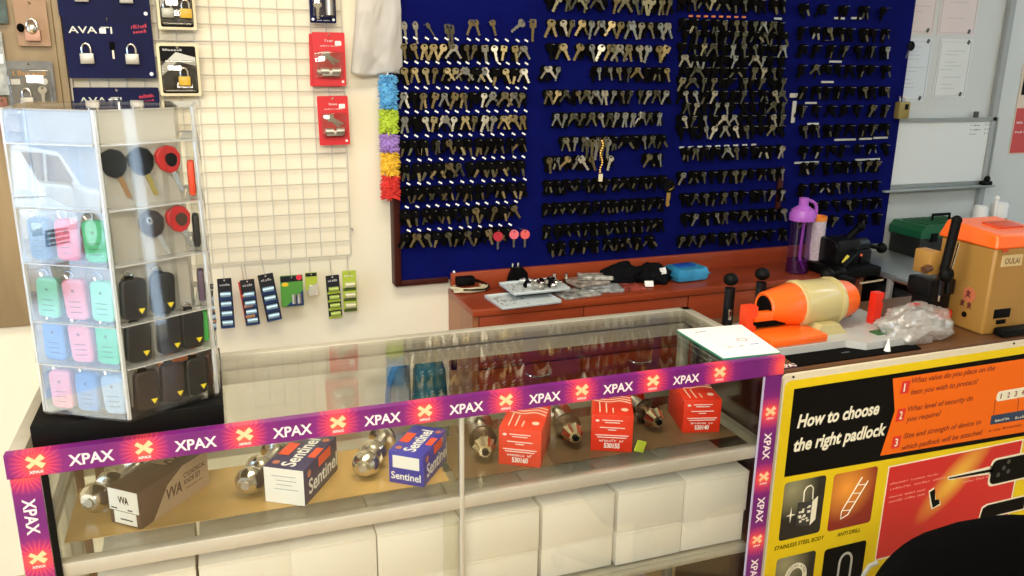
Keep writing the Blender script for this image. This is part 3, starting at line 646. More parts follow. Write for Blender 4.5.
# purple shaker bottle and the white tube beside it
o = thing('shaker_bottle', 'tall clear bottle with purple lid standing on the desk by the board', 'bottle', (2.058, 2.40, DZ))
PUR = mat('purple_plastic', (.48, .13, .62), .35)
MB().lathe([(.036, 0), (.041, .004), (.041, .06), (.038, .1), (.040, .19), (.040, .2)], n=24).build('bottle_body', clear('purple_tinted_clear', (.75, .62, .78), .05, .05, .03, (.3, .1, .4)), o)
MB().lathe([(.046, .196), (.047, .2), (.047, .215), (.04, .235), (.024, .246), (.017, .25), (.017, .278), (.001, .28)], n=24).build('lid', PUR, o)
MB().tube([(.016, 0, .268), (.04, 0, .262), (.058, 0, .245), (.06, 0, .21), (.05, 0, .205)], .006, sub=4).build('carry_loop', PUR, o)
MB().tube([(.012, 0, .19), (0, -.01, .12), (-.004, -.015, .06), (.01, -.02, .025), (.026, -.012, .008)], .005, sub=4).build('inner_straw', PUR, o)
MB().lathe([(.0375, .003), (.0375, .05), (.0, .051)], n=20).build('tinted_drink', clear('violet_drink', (.6, .35, .7), .04, .05, .1, (.3, .05, .4)), o)
o = thing('white_tube', 'white speckled tube with orange rim standing right behind the purple bottle', 'tube', (2.160, 2.435, DZ))
MB().lathe([(.033, 0), (.033, .185), (.03, .186)], n=24).build('tube_body', mat('speckled_white', (.72, .62, .68), .5, noise_amt=.25, noise_scale=120), o)
MB().lathe([(.0345, .184), (.0345, .2), (.030, .2), (.029, .19)], n=24).build('orange_rim', mat('orange_plastic', (.9, .28, .03), .4), o)
# black bench machine at the right end of the desk
o = thing('bench_machine', 'black bench key machine with round knobs at the right end of the desk', 'key machine', (2.22, 2.34, DZ))
MB().box((0, 0, .018), (.2, .17, .036), bev=.005).build('machine_base', BLACK, o)
mb = MB().box((-.01, .02, .08), (.11, .1, .1), bev=.01).cyl((-.07, .0, .1), (.09, .0, .1), .028, n=18).box((.07, .0, .06), (.05, .07, .06), bev=.006); mb.build('machine_body', mat('black_enamel', (.004, .004, .005), .35, spec=.25), o)
MB().cyl((.09, -.01, .1), (.135, -.02, .09), .008, n=10).sph((.15, -.022, .088), .02).build('side_knob', BLACK, o)
MB().cyl((.03, -.04, .09), (-.09, -.09, .05), .009, n=10).build('lever', BLACK, o)
MB().sph((-.1, -.09, .03), .024, (1.2, 1, .9)).build('ball_knob', BLACK, o)
MB().box((-.055, -.065, .07), (.008, .01, .034), rot=(.2, .5, 0), bev=.002).build('yellow_mark', mat('yellow_paint', (.9, .75, .1), .4), o)  # yellow light caught by the lever, modelled as a coloured sliver
MB().sph((.02, -.06, .078), .005).build('indicator', mat('red_lamp', (.9, .15, .08), .4), o)
MB().cyl((.02, .02, .12), (.05, .0, .165), .014, n=12).sph((.055, -.003, .17), .018).build('top_knob', BLACK, o)
# ------------------------------------------------------------------ grey side table with toolbox
o = thing('metal_table', 'grey metal-topped table under the whiteboard', 'table', (2.93, 2.325, 0))
MB().box((0, 0, DZ-.008), (1.14, .54, .016), bev=.002).build('table_top', mat('grey_sheet', (.34, .37, .38), .28, .5, noise_amt=.05, noise_scale=5), o)
for x in (-.56, .56):
    for y in (-.07, .25): MB().box((x, y, (DZ-.016)/2), (.018, .018, DZ-.016), bev=.002).build('leg', mat('white_rod', (.55, .56, .56), .35, .4), o)
MB().box((.0, .05, .4), (1.08, .42, .7)).build('dark_cabinet', mat('dark_panel', (.006, .006, .007), .6), o, smooth=False)
MB().box((-.56, .02, DZ-.01), (.006, .5, .022), bev=.001).build('edge_trim', CHROME, o)
o = thing('tool_box', 'black and green toolbox with folding handle on the grey table', 'toolbox', (2.825, 2.50, DZ), -.02)
MB().box((0, 0, .042), (.30, .16, .084), bev=.006).build('box_body', mat('tool_box_black', (.008, .01, .009), .5), o)
GRN = mat('dark_green_plastic', (.008, .10, .04), .42)
mb = MB(); P = [(-.155, .082), (.155, .082), (.155, .11), (.135, .132), (-.135, .132), (-.155, .11)]
mb.prism(P, -.085, .085); lid = mb.build('lid', GRN, o)
mb = MB()
for k in range(7): mb.box((-.105+k*.035, 0, .134), (.012, .13, .005), bev=.001)
mb.build('lid_rib', GRN, lid); MB().tube([(-.02, 0, .132), (-.02, 0, .158), (.07, 0, .158), (.07, 0, .132)], .006).build('handle', BLACK, o)
for x in (-.09, .09): MB().box((x, -.088, .085), (.03, .008, .035), bev=.002).build('latch', BLACK, o)
for x, y, hh, lid_c, cont, r, lb in ((2.895, 2.36, .185, (.7, .7, .7), (.02, .03, .03), .028, 'small dark jar with white lid, left of the two behind the orange machine'), (3.01, 2.37, .19, (.75, .76, .76), (.09, .2, .03), .034, 'jar with green and yellow contents and white lid behind the orange machine')):
    o = thing('jar', lb, 'jar', (x, y, DZ)); MB().lathe([(r, 0), (r, hh*.8), (r*.8, hh*.9), (r*.01, hh*.9)]).build('jar_body', mat('jar_fill_%d' % int(x*100), cont, .25), o)
    MB().lathe([(r*.95, hh*.85), (r*.95, hh*1.12), (r*.8, hh*1.16), (.001, hh*1.16)]).build('lid', mat('jar_lid', lid_c, .45), o)
    MB().cyl((0, 0, hh*.3), (0, 0, hh*.55), r*1.01, n=24).build('paper_band', mat('jar_band_%d' % int(x*100), (.25, .3, .02) if r > .03 else (.05, .05, .06), .5), o)
o = MB().cyl((2.945, 2.33, DZ), (2.975, 2.36, DZ+.235), .006, n=10).sph((2.977, 2.362, DZ+.24), .011).build('long_brush', WHITE); tag(o, 'thin white rod with a rounded tip standing between the two jars', 'rod')
# ------------------------------------------------------------------ whiteboard, papers, poster
o = thing('whiteboard', 'white writing board with aluminium frame below the taped papers', 'whiteboard', (2.88, 2.6, 1.2))
GF = mat('grey_frame_aluminium', (.33, .36, .35), .4, .5)
MB().box((0, -.01, 0), (.58, .012, .27)).build('writing_surface', mat('whiteboard_enamel', (.66, .69, .68), .25), o, smooth=False)
MB().ring([(-.30, -.14), (.30, -.14), (.30, .14), (-.30, .14)], [(-.285, -.125), (.285, -.125), (.285, .125), (-.285, .125)], -.024, -.004).build('board_frame', GF, o, smooth=False)
MB().box((0, -.035, -.145), (.6, .05, .008), bev=.002).build('pen_tray', GF, o)
for x in (-.25, .17): MB().box((x, -.02, .152), (.02, .014, .026), bev=.004).build('hanging_clip', mat('grey_clip', (.06, .065, .06), .5), o)
for k, (s, ww) in enumerate((((1, 5), .05), ((1, 7), .058), ((1, 3), .034))): scribble('handwriting', RUBBER, o, frame((.155, -.0165, .105-k*.018), *VIEW), ww, .006, s)
for k, s in enumerate(((1, 3), (1, 4), (1, 2))): scribble('handwriting', RUBBER, o, frame((.235, -.0165, .107-k*.018), *VIEW), .034, .006, s)
o = MB().box((3.145, 2.56, 1.066), (.05, .03, .02), bev=.006).sph((3.15, 2.56, 1.085), .012).build('board_eraser', BLACK); tag(o, 'black eraser on the right end of the whiteboard tray', 'eraser')
def sheet(x0, z0, x1, z1, col, label, lines, tint, y=2.598, group=None):
    o = thing('wall_paper', label, 'paper', ((x0+x1)/2, y, z1)); w, h = x1-x0, z1-z0
    MB().box((0, 0, -h/2), (w, .0016, h)).build('sheet', mat('paper_%s' % tint, col, .7, noise_amt=.04, noise_scale=6), o, smooth=False)
    rd = random.Random(int(x0*1000+z0*77)); mb = MB()
    for k in range(lines):
        z = -h*(.14+.76*k/lines); l = rd.uniform(.35, .85)*w*.8
        if rd.random() < .8: mb.box((-w*.4+l/2+(w*.1 if k % 3 else 0), -.0014, z), (l*.9, .0008, .0016))
    mb.build('printed_lines', mat('faint_print', (.34, .36, .38), .7), o, smooth=False)
    MB().ring([(-w*.46, -h*.97), (w*.46, -h*.97), (w*.46, -h*.05), (-w*.46, -h*.05)], [(-w*.45, -h*.965), (w*.45, -h*.965), (w*.45, -h*.055), (-w*.45, -h*.055)], -.0016, -.0008).build('border_line', mat('faint_print', (.34, .36, .38), .7), o, smooth=False)
    for sx, zz in ((.36, -.012), (.34, -h+.014)): MB().box((sx*w, -.002, zz), (.012, .002, .016), rot=(0, .5, 0)).build('tape_mark', mat('grey_clip', (.06, .065, .06), .5), o)
    return o
sheet(2.60, 1.405, 2.775, 1.65, (.58, .63, .68), 'pale blue-grey printed paper taped at the lower left, beside the key board', 12, 'bluish')
sheet(2.815, 1.42, 2.99, 1.65, (.62, .65, .63), 'white printed paper with border, lower right of the four taped papers', 12, 'greyish')
sheet(2.58, 1.665, 2.77, 1.9, (.64, .56, .55), 'pinkish printed paper cut by the picture top, beside the key board', 9, 'pinkish')
sheet(2.79, 1.665, 2.99, 1.9, (.64, .57, .56), 'pinkish printed paper cut by the picture top, upper right of the four', 9, 'pinkish')
a = ony(911, 45, 2.56); o = thing('key', 'black key with round plastic head stuck on the bluish paper', 'key', a, (0, -.35*-1, 0))
MB().ring(circle(0, -.004, .018, 16), circle(0, .004, .003, 16), -.004, .004).build('plastic_head', BLACK, o); MB().prism([(-.004, -.018), (.004, -.018), (.005, -.05), (0, -.054), (-.004, -.05)], -.0015, .0015).build('blade', mat('dark_blade', (.12, .12, .13), .4, .6), o)
MB().tube([(0, 0, .004), (0, .03, .006)], .002, n=6).build('pin', STEEL, o)
o = thing('brass_padlock', 'tan square padlock clipped at the corner between key board and whiteboard', 'padlock', (2.615, 2.55, 1.375))
MB().box((0, 0, 0), (.055, .03, .065), bev=.005).build('padlock_body', mat('tan_brass', (.3, .23, .07), .45, .3), o); MB().box((.006, -.017, .014), (.014, .004, .02)).build('key_slot', BLACK, o)
MB().tube([(-.016, 0, .03), (-.016, .0, .045), (0, .02, .055), (.016, .0, .045), (.016, 0, .03)], .004, sub=3).build('shackle', STEEL, o)
o = thing('wall_poster', 'red, white and black poster cut by the right picture edge', 'poster', (3.36, 2.598, 1.37))
MB().box((0, 0, 0), (.13, .002, .38)).build('sheet', mat('poster_cream', (.6, .5, .4), .6), o, smooth=False)
MB().box((.005, -.0015, .12), (.11, .001, .12)).build('dark_panel', BLACK, o, smooth=False); MB().box((.0, -.0015, -.09), (.118, .001, .19)).build('red_panel', mat('poster_red', (.5, .06, .06), .6), o, smooth=False)
scribble('lettering', PAPER, o, frame((-.05, -.0025, -.06), *VIEW), .1, .012, (5, 7)); scribble('lettering', PAPER, o, frame((-.05, -.0025, -.1), *VIEW), .08, .010, (6, 4))
# scribbled marks beside the whiteboard edge
mb = MB()
for px, py in ((892, 142), (892, 163), (889, 203), (884, 220)): a = ony(px, py, 2.598); mb.box((a.x, 2.5985, a.z), (.02, .003, .003))
o = mb.build('wall_marks', mat('faint_print', (.34, .36, .38), .7), smooth=False); o.name = 'trim_2'; o['kind'] = 'structure'
# ------------------------------------------------------------------ glass showcase
SW, SD, RZS = 1.322, .352, -.0175
S0 = Vector((-.283, 1.244, 0))
SM = Matrix.Translation(S0) @ Matrix.Rotation(RZS, 4, 'Z')
RZL = .570
case = thing('display_case', 'glass display counter edged with purple printed strips, holding lock boxes', 'display case', tuple(S0), RZS)
for x in (.01, SW-.01):
    for y in (.01, SD-.01): MB().box((x, y, .5), (.02, .02, .976), bev=.001).build('corner_post', ALU, case)
mb = MB()
mb.box((SW/2, SD-.011, .986), (SW, .022, .028), bev=.0015).box((.011, SD/2, .986), (.022, SD, .028), bev=.0015).box((SW-.011, SD/2, .986), (.022, SD, .028), bev=.0015).box((SW/2, .008, .984), (SW, .016, .03), bev=.001)
mb.build('top_rail', ALU, case)
mb = MB()
mb.box((SW/2, SD-.016, .955), (SW-.04, .016, .026)).box((SW/2, SD-.016, .08), (SW-.04, .016, .03)).box((SW/2, .012, .801), (SW-.02, .02, .023), bev=.001).box((SW/2, .042, RZL-.010), (SW-.03, .012, .021), bev=.001).box((SW/2, .01, .06), (SW, .02, .12), bev=.001)
mb.box((SW/2, SD-.014, .801), (SW-.04, .012, .02)).box((SW/2, SD-.014, .553), (SW-.04, .012, .02)).box((.012, SD/2, .801), (.016, SD-.04, .016)).box((SW-.012, SD/2, .801), (.016, SD-.04, .016))
mb.build('shelf_rail', ALU, case)
MB().box((SW/2, SD/2, .996), (SW-.03, SD-.03, .006)).build('top_glass', GLASS, case, smooth=False)
MB().box((.336, .006, .54), (.668, .004, .84)).build('front_glass', GLASS, case, smooth=False)
MB().box((.975, .011, .54), (.67, .004, .84)).build('front_glass', GLASS, case, smooth=False)
MB().box((.672, .0045, .54), (.008, .009, .848), bev=.0015).build('glass_edge_profile', ALU, case)
MB().box((SW/2, SD-.012, .54), (SW-.04, .004, .84)).build('back_glass', GLASS, case, smooth=False)
for x in (.003, SW-.003): MB().box((x, SD/2, .54), (.004, SD-.04, .86)).build('side_glass', GLASS, case, smooth=False)
MB().box((SW/2, SD/2+.008, .812), (SW-.03, SD-.03, .006)).build('glass_shelf', clear('shelf_glass', (.96, .97, .94), .05, .03), case, smooth=False)
MB().box((SW/2, SD/2+.008, .565), (SW-.03, SD-.03, .006)).build('lower_shelf', ALU, case, smooth=False)
MB().box((.355, .147, .8157), (.62, .176, .0014)).build('shelf_liner', mat('tan_liner', (.52, .33, .11), .25, noise_amt=.25, noise_scale=9), case, smooth=False)
MB().box((.975, .145, .8157), (.59, .18, .0014)).build('shelf_liner', mat('brown_liner', (.16, .10, .05), .25, noise_amt=.3, noise_scale=9), case, smooth=False)  # same tan sheet, with the shade of this half put into its colour
for x in (.032, .066): MB().box((x, SD-.024, .54), (.014, .010, .82), bev=.001).build('door_stile', mat('brown_stile', (.16, .06, .02), .45), case)
MB().box((SW/2, SD/2, .12), (SW-.02, SD-.02, .02)).build('floor_panel', ALU, case, smooth=False)
def strip_mat(name):
    m = bpy.data.materials.new(name); m.use_nodes = True; nt = m.node_tree; b = nt.nodes['Principled BSDF']; b.inputs['Roughness'].default_value = .3
    N = nt.nodes.new; L = nt.links.new
    def ma(op, a, b_=None, c=None):
        n = N('ShaderNodeMath'); n.operation = op
        for i, v in enumerate((a, b_, c)):
            if v is None: continue
            if isinstance(v, (int, float)): n.inputs[i].default_value = v
            else: L(v, n.inputs[i])
        return n.outputs[0]
    tc = N('ShaderNodeTexCoord'); sp = N('ShaderNodeSeparateXYZ'); L(tc.outputs['Object'], sp.inputs[0])
    P = .1425
    fx = ma('SUBTRACT', ma('FRACT', ma('ADD', ma('DIVIDE', sp.outputs[0], P), 100.5)), .5); dx = ma('MULTIPLY', fx, P)
    dz = sp.outputs[2]
    d = ma('SQRT', ma('ADD', ma('MULTIPLY', dx, dx), ma('MULTIPLY', ma('MULTIPLY', dz, dz), .6)))
    ang = ma('ARCTAN2', dz, dx); ray_ = ma('SINE', ma('MULTIPLY', ang, 26)); rs = ma('GREATER_THAN', ray_, .6)
    fade = N('ShaderNodeMapRange'); fade.inputs[1].default_value = .036; fade.inputs[2].default_value = .014; L(d, fade.inputs[0])
    r = N('ShaderNodeValToRGB'); L(ma('DIVIDE', d, .056), r.inputs[0]); e = r.color_ramp.elements
    e[0].position = .0; e[0].color = (.9, .14, .05, 1); e[1].position = 1; e[1].color = (.14, .012, .15, 1)
    for p, c in ((.2, (.8, .05, .07)), (.36, (.45, .02, .12)), (.62, (.19, .014, .16))): x = e.new(p); x.color = (*c, 1)
    mx = N('ShaderNodeMix'); mx.data_type = 'RGBA'; mx.inputs[7].default_value = (.75, .12, .12, 1); L(r.outputs[0], mx.inputs[6])
    L(ma('MULTIPLY', ma('MULTIPLY', rs, fade.outputs[0]), .8), mx.inputs[0])
    L(mx.outputs[2], b.inputs['Base Color']); return m
STRIP = strip_mat('purple_printed_strip'); XL = mat('pale_letter_print', (.85, .72, .72), .4); XO = mat('orange_logo_print', (.98, .55, .30), .4)
def logo(parent, x, z, y, s=1, rot=0):
    """the X figure with a small word under it"""
    M = Matrix.Translation((x, y, z)) @ Matrix.Rotation(rot, 4, 'Y')
    mb = MB()
    for a in (.66, -.66):
        c, s_ = math.cos(a), math.sin(a); hl, hw = .0130*s, .0036*s
        Q = []
        for u, v in ((-hl, -hw*.9), (0, -hw*.7), (hl, -hw*1.3), (hl*1.02, hw*1.3), (0, hw*.7), (-hl, hw*.9)): Q.append((u*c-v*s_, (u*s_+v*c)*.95+.004*s))
        mb.prism(Q, -.0006 if a > 0 else -.0009, -.0001, M)
    o = mb.build('printed_logo', XO, parent, smooth=False)
    text('small_lettering', 'XPAX', XL, o, M @ frame((-.0095*s, -.0006, -.0135*s), *VIEW), w=.019*s, h=.0042*s, bold=.03)
# front strip: its own origin lies on the first logo
stp = MB().box((SW/2-.0365, -.0012, 0), (SW+.003, .0024, .036)).box((SW/2-.0365, .006, .0178), (SW+.003, .015, .002)).build('printed_strip', STRIP, case, smooth=False, loc=(.0365, -.0005, .9825))
for i in range(9): logo(stp, i*.1425, 0, -.0025, 1.0)
for i in range(9):
    if i == 7: text('lettering', 'XPAX', XL, stp, frame((.1425*i+.042, -.0028, -.009), *VIEW), w=.056, h=.0155, bold=.022)
    elif i < 8: text('lettering', 'XPAX', XL, stp, frame((.1425*i+.042, -.0028, -.009), *VIEW), w=.060, h=.0165, bold=.022)
def vstrip(x, z0, z1, zl, side):
    o = MB().box((zl-(z0+z1)/2, -.0012, 0), (z1-z0, .0024, .038)).build('printed_strip', STRIP, case, smooth=False, loc=(x, -.0005, zl), rot=(0, PI/2, 0))
    # along local x is up
    k = 0
    for j in range(-2, 6):
        u = j*.1425
        if zl-z1+.015 < u < zl-z0-.015: logo(o, u, 0, -.0025, .95, -PI/2)
        t = u+.042
        if zl-z1+.01 < t and t+.06 < zl-z0: text('lettering', 'XPAX', XL, o, frame((t, -.0028, -.008), *VIEW), w=.058, h=.016, bold=.022)
    return o
vstrip(.021, .1, .9635, .83, 0); vstrip(SW-.020, .1, .9635, .885, 1)
MB().box((.0455, -.001, .53), (.009, .003, .866)).build('black_seal', BLACK, case, smooth=False)
MB().box((SW-.041, -.001, .53), (.003, .003, .866)).build('lilac_edge', mat('lilac_edge', (.45, .4, .55), .4), case, smooth=False)
def L2W(x, y, z): return SM @ Vector((x, y, z))
# knob boxes on the glass shelf
SZ = .8166
def carton(name, label, BR, w, d, h, yaw, m):
    """root at the front right bottom corner; local x runs left to right along the front, y goes back"""
    o = thing(name, label, 'lock box', (BR[0], BR[1], SZ), math.radians(yaw))
    MB().box((-w/2, d/2, h/2), (w, d, h), bev=.0008).build('carton', m, o); return o
def face_front(w, x, z): return frame((-w+x, -.0006, z), (1, 0, 0), (0, 0, 1))
def face_right(y, z, k=.0014): return frame((k, y, z), (0, 1, 0), (0, 0, 1))
def face_top(w, h, x, y, rot=0):
    c, s = math.cos(rot), math.sin(rot); return frame((-w+x, y, h+.0006), (c, s, 0), (-s, c, 0))
def plate(o, name, M, x0, y0, x1, y1, m, t=.0004, shape=None):
    P = shape or [(x0, y0), (x1, y0), (x1, y1), (x0, y1)]
    return MB().prism(P, -t, t*.2, M @ Matrix.Rotation(-PI/2, 4, 'X')).build(name, m, o, smooth=False)
ORG = mat('orange_red_print', (.85, .07, .02), .4)
def fx(M): return M
def sentinel(label, BR, w, d, h, yaw, base, lab_full):
    o = carton('lock_box', label, BR, w, d, h, yaw, base)
    text('brand_name', 'Sentinel', PAPER, o, face_right(d*.1, h*.22), w=d*.86, h=h*.4, bold=.02)
    plate(o, 'orange_panel', face_right(0, 0, .0006), d*.42, h*.68, d*.78, h*.95, ORG)
    plate(o, 'emblem', face_right(0, 0, .0006), 0, 0, 0, 0, mat('faded_emblem', (.5, .16, .1), .5), shape=circle(d*.14, h*.78, h*.1, 12))
    # top: the name runs along the depth
    T = frame((-w*.30, d*.06, h+.0006), (0, 1, 0), (-1, 0, 0))
    text('brand_name', 'Sentinel', PAPER, o, T, w=d*.8, h=w*.34, bold=.02)
    T2 = frame((0, 0, h+.0006), (1, 0, 0), (0, 1, 0))
    for a, b_, c, e in ((-w*.95, d*.34, -w*.68, d*.68), (-w*.2, d*.35, -w*.02, d*.62)): plate(o, 'orange_panel', T2, a, b_, c, e, ORG)
    plate(o, 'emblem', T2, 0, 0, 0, 0, mat('faded_emblem', (.5, .16, .1), .5), shape=circle(-w*.8, d*.13, w*.09, 12)); plate(o, 'emblem', T2, 0, 0, 0, 0, mat('faded_emblem', (.5, .16, .1), .5), shape=circle(-w*.15, d*.85, w*.09, 12))
    Fm = frame((-w, -.0004, 0), *VIEW)
    if lab_full:
        plate(o, 'white_label', Fm, .0005, .0005, w-.0005, h-.0005, PAPER)
        mb = MB()
        for k in range(4): mb.box((-w/2+(.004 if k % 2 else 0), -.0012, h*(.78-k*.12)), (w*(.6-.1*(k % 3)), .0004, .0012))
        mb.build('fine_print', mat('faint_print', (.34, .36, .38), .7), o, smooth=False)
    else:
        plate(o, 'white_label', Fm, w*.12, h*.50, w*.88, h*.88, PAPER)
        text('brand_name', 'Sentinel', PAPER, o, frame((-w*.93, -.001, h*.15), *VIEW), w=w*.85, h=h*.22, bold=.02)
    return o
o = sentinel('navy lock box with full white front label, left of the brighter blue box', (.1285, 1.2865), .073, .134, .066, -33, mat('navy_carton', (.012, .014, .10), .35), True)
o = sentinel('bright blue lock box with small white label, beside the front glass seam', (.333, 1.281), .067, .112, .062, -38, mat('blue_carton', (.02, .025, .38), .35), False)
# brown and kraft box
o = carton('lock_box', 'brown and kraft knob box with white labels at the left end of the shelf', (-.126, 1.301), .062, .160, .065, -41, mat('brown_carton', (.07, .034, .024), .5))
KRAFT = mat('kraft_carton', (.42, .30, .2), .6); w, d, h = .062, .16, .065
R_ = face_right(0, 0, .0006)
plate(o, 'kraft_panel', R_, 0, 0, 0, 0, KRAFT, shape=[(d*.16, .0005), (d*.995, .0005), (d*.995, h*.995), (d*.62, h*.995), (d*.40, h*.74)])
text('printed_initials', 'VVA', mat('brown_print', (.05, .02, .015), .5), o, face_right(d*.36, h*.34), w=d*.22, h=h*.28, bold=.03, shear=.2)
text('lettering', 'CYLINDRICAL', mat('brown_print', (.05, .02, .015), .5), o, face_right(d*.62, h*.64), w=d*.33, h=h*.13, bold=.02)
text('lettering', 'KNOB SET', mat('brown_print', (.05, .02, .015), .5), o, face_right(d*.62, h*.45), w=d*.25, h=h*.13, bold=.02)
plate(o, 'printed_line', R_, d*.64, h*.30, d*.9, h*.33, mat('brown_print', (.05, .02, .015), .5))
T2 = frame((0, 0, h+.0006), (1, 0, 0), (0, 1, 0))
plate(o, 'kraft_panel', T2, -w*.98, d*.55, -w*.4, d*.98, KRAFT)
text('printed_initials', 'VVA', mat('brown_print', (.05, .02, .015), .5), o, frame((-w*.2, d*.5, h+.001), (0, 1, 0), (-1, 0, 0)), w=d*.4, h=w*.4, bold=.03)
Fm = frame((-w, -.0004, 0), *VIEW)
plate(o, 'white_label', Fm, w*.02, h*.40, w*.98, h*.98, PAPER); plate(o, 'white_label', Fm, w*.15, h*.05, w*.88, h*.38, PAPER)
text('printed_initials', 'VVA', BLACK, o, frame((-w*.66, -.001, h*.62), *VIEW), w=w*.34, h=h*.18, bold=.04)
mb = MB(); mb.box((-w*.82, -.001, h*.46), (w*.2, .0004, .002)).box((-w*.3, -.001, h*.46), (w*.15, .0004, .002)).box((-w*.45, -.001, h*.18), (w*.4, .0004, .002)); mb.build('fine_print', BLACK, o, smooth=False)
# red boxes
REDC = mat('orange_red_carton', (.72, .035, .012), .38, noise_amt=.06)
def redbox(label, BR, w, d, h, yaw, code):
    o = carton('lock_box', label, BR, w, d, h, yaw, REDC)
    mb = MB()
    for k, (zz, ww) in enumerate(((.86, .5), (.80, .36), (.66, .6), (.60, .2), (.45, .8), (.39, .7))): mb.box((-w/2, -.0012, h*zz), (w*ww, .0006, .0016))
    mb.sph((-w*.86, -.001, h*.84), .004, (1, .15, .6), u=10, v=6)
    mb.build('fine_print', XL, o, smooth=False)
    scribble('lettering', PAPER, o, frame((-w*.80, -.001, h*.27), *VIEW), w*.6, h*.07, (7, 2))
    text('item_number', code, PAPER, o, frame((-w*.68, -.001, h*.1), *VIEW), w=w*.38, h=h*.13, bold=.03)
    # line drawing on the lid
    T = frame((0, 0, h+.0004), (1, 0, 0), (0, 1, 0)); LN = mat('pale_line_print', (.9, .62, .5), .5)
    for a, b_, c, e in ((-.82, .1, -.79, .55), (-.66, .1, -.63, .5), (-.5, .1, -.47, .3)): plate(o, 'line_drawing', T, w*a, d*b_, w*c, d*e, LN)
    plate(o, 'line_drawing', T, 0, 0, 0, 0, LN, shape=circle(-w*.2, d*.25, w*.09, 12))
    mb = MB()
    for k in range(3): mb.tube([(-w*.95, d*(.62+k*.1), h+.0006), (-w*.6, d*(.56+k*.1), h+.0006), (-w*.3, d*(.64+k*.1), h+.0006), (-w*.03, d*(.55+k*.12), h+.0006)], .0012, n=5, sub=3)
    mb.build('line_drawing', LN, o); return o
redbox('orange-red lock box numbered 530160, leftmost of the three red ones', (.556, 1.279), .08, .124, .074, -32, '530160')
redbox('orange-red lock box numbered 530155, middle of the three red ones', (.748, 1.279), .08, .11, .076, -26, '530155')
redbox('orange-red lock box numbered 530140, rightmost of the three red ones', (.963, 1.30), .078, .11, .072, -16, '530140')
# loose knob sets
def knobset(label, x, y, yaw, kind):
    """a round door knob, its rose and the latch barrel, lying on its side with the knob to the viewer"""
    o = thing('door_knob', label, 'door knob', (x, y, SZ), math.radians(yaw))
    def ax(m): return Matrix.Translation((0, 0, .027)) @ Matrix.Rotation(PI/2, 4, 'X') @ m
    A = ax(Matrix())
    km = {'chrome': CHROME, 'dark': mat('antique_bronze', (.09, .06, .04), .25, .9), 'flute': CHROME}[kind]
    if kind == 'flute':
        mb = MB(); n = 30; V = []; prof = [(.004, .0), (.012, .001), (.016, .012), (.021, .022), (.018, .032), (.008, .044)]
        for r, z in prof: V.append([mb.bm.verts.new(A @ Vector((r*(1+.1*math.cos(10*2*PI*i/n*1))*math.cos(2*PI*i/n), r*(1+.1*math.cos(10*2*PI*i/n))*math.sin(2*PI*i/n), .062-z))) for i in range(n)])
        for a, b_ in zip(V, V[1:]):
            for i in range(n): mb.bm.faces.new((a[i], a[(i+1) % n], b_[(i+1) % n], b_[i]))
        mb.bm.faces.new(V[0][::-1]); mb.bm.faces.new(V[-1]); mb.build('knob', mat('warm_chrome', (.82, .74, .55), .2, 1), o)
        MB().lathe([(.0055, .063), (.0065, .066), (.003, .0665), (.003, .0625)], A).build('key_hole_ring', BLACK, o)
        MB().lathe([(.009, .02), (.027, .012), (.0265, .004), (.022, -.002)], A, 28).build('rose', mat('antique_bronze', (.09, .06, .04), .25, .9), o)
    else:
        MB().lathe([(.004, .067), (.015, .066), (.0235, .057), (.0255, .047), (.022, .036), (.012, .028), (.010, .018)], A, 28).build('knob', km, o)
        MB().lathe([(.0065, .0665), (.0075, .069), (.002, .069)], A).build('key_hole_ring', STEEL, o)
        MB().lathe([(.010, .022), (.022, .019), (.0265, .010), (.0265, .003), (.02, .0)], A, 28).build('rose', km, o)
    MB().lathe([(.011, .004), (.011, -.045), (.009, -.05)], A).build('barrel', STEEL, o)
    MB().lathe([(.010, -.05), (.0255, -.055), (.0255, -.062), (.012, -.066)], A, 24).build('back_rose', km, o)
    return o
knobset('chrome round door knob left of the brown and kraft box', -.172, 1.425, -30, 'chrome')
knobset('chrome round door knob left of the navy box with white label', .068, 1.40, -28, 'chrome')
knobset('chrome door knob between the navy box and the bright blue box', .268, 1.395, -28, 'chrome')
knobset('fluted door knob with dark rose, just right of the front glass seam', .478, 1.385, -14, 'flute')
knobset('fluted door knob standing between the left and middle red boxes', .656, 1.385, -8, 'flute')
knobset('fluted gold-lit door knob with dark rose between middle and right red boxes', .842, 1.395, -4, 'flute')
a = onz(640, 452, SZ); o = MB().box((0, 0, .012), (.022, .004, .022), rot=(0, .4, .2)).build('lime_sticker', mat('lime_sticker', (.5, .6, .05), .5), loc=tuple(a)); tag(o, 'small lime green price sticker standing beside the middle red box', 'sticker')
# white cartons below
WC = mat('white_carton', (.80, .76, .70), .55, noise_amt=.03, noise_scale=5)
random.seed(5); col_ = 0
POS = ['leftmost', 'second', 'third', 'fourth', 'fifth', 'sixth', 'seventh', 'eighth']
for i, x in enumerate((.155, .3065, .456, .6075, .7635, .9215, 1.078, 1.231)):
    for lv, (z0, hh) in enumerate(((.572, .072), (.644, .092 if i > 3 else .096))):
        w = .1475 if i not in (3, 4, 5) else .152; d = .19; dy = random.uniform(-.003, .004)+(0 if lv else .004); dx = random.uniform(-.002, .002)
        if i == 3: dx += -.003+.010*(1-lv)
        p = L2W(x+dx, .047+dy, z0)
        o = thing('white_carton', 'plain white carton on the lower shelf, %s stack from the left, %s one' % (POS[i], 'top' if lv else 'bottom'), 'carton', tuple(p), RZS+random.uniform(-.012, .012))
        MB().box((0, d/2, hh/2-.0005), (w, d, hh-.001), bev=.0015).build('carton_body', WC, o)
        MB().box((0, -.0006, hh-.0035), (w-.002, .0010, .006), bev=.0003).build('lid_flap', WC, o)
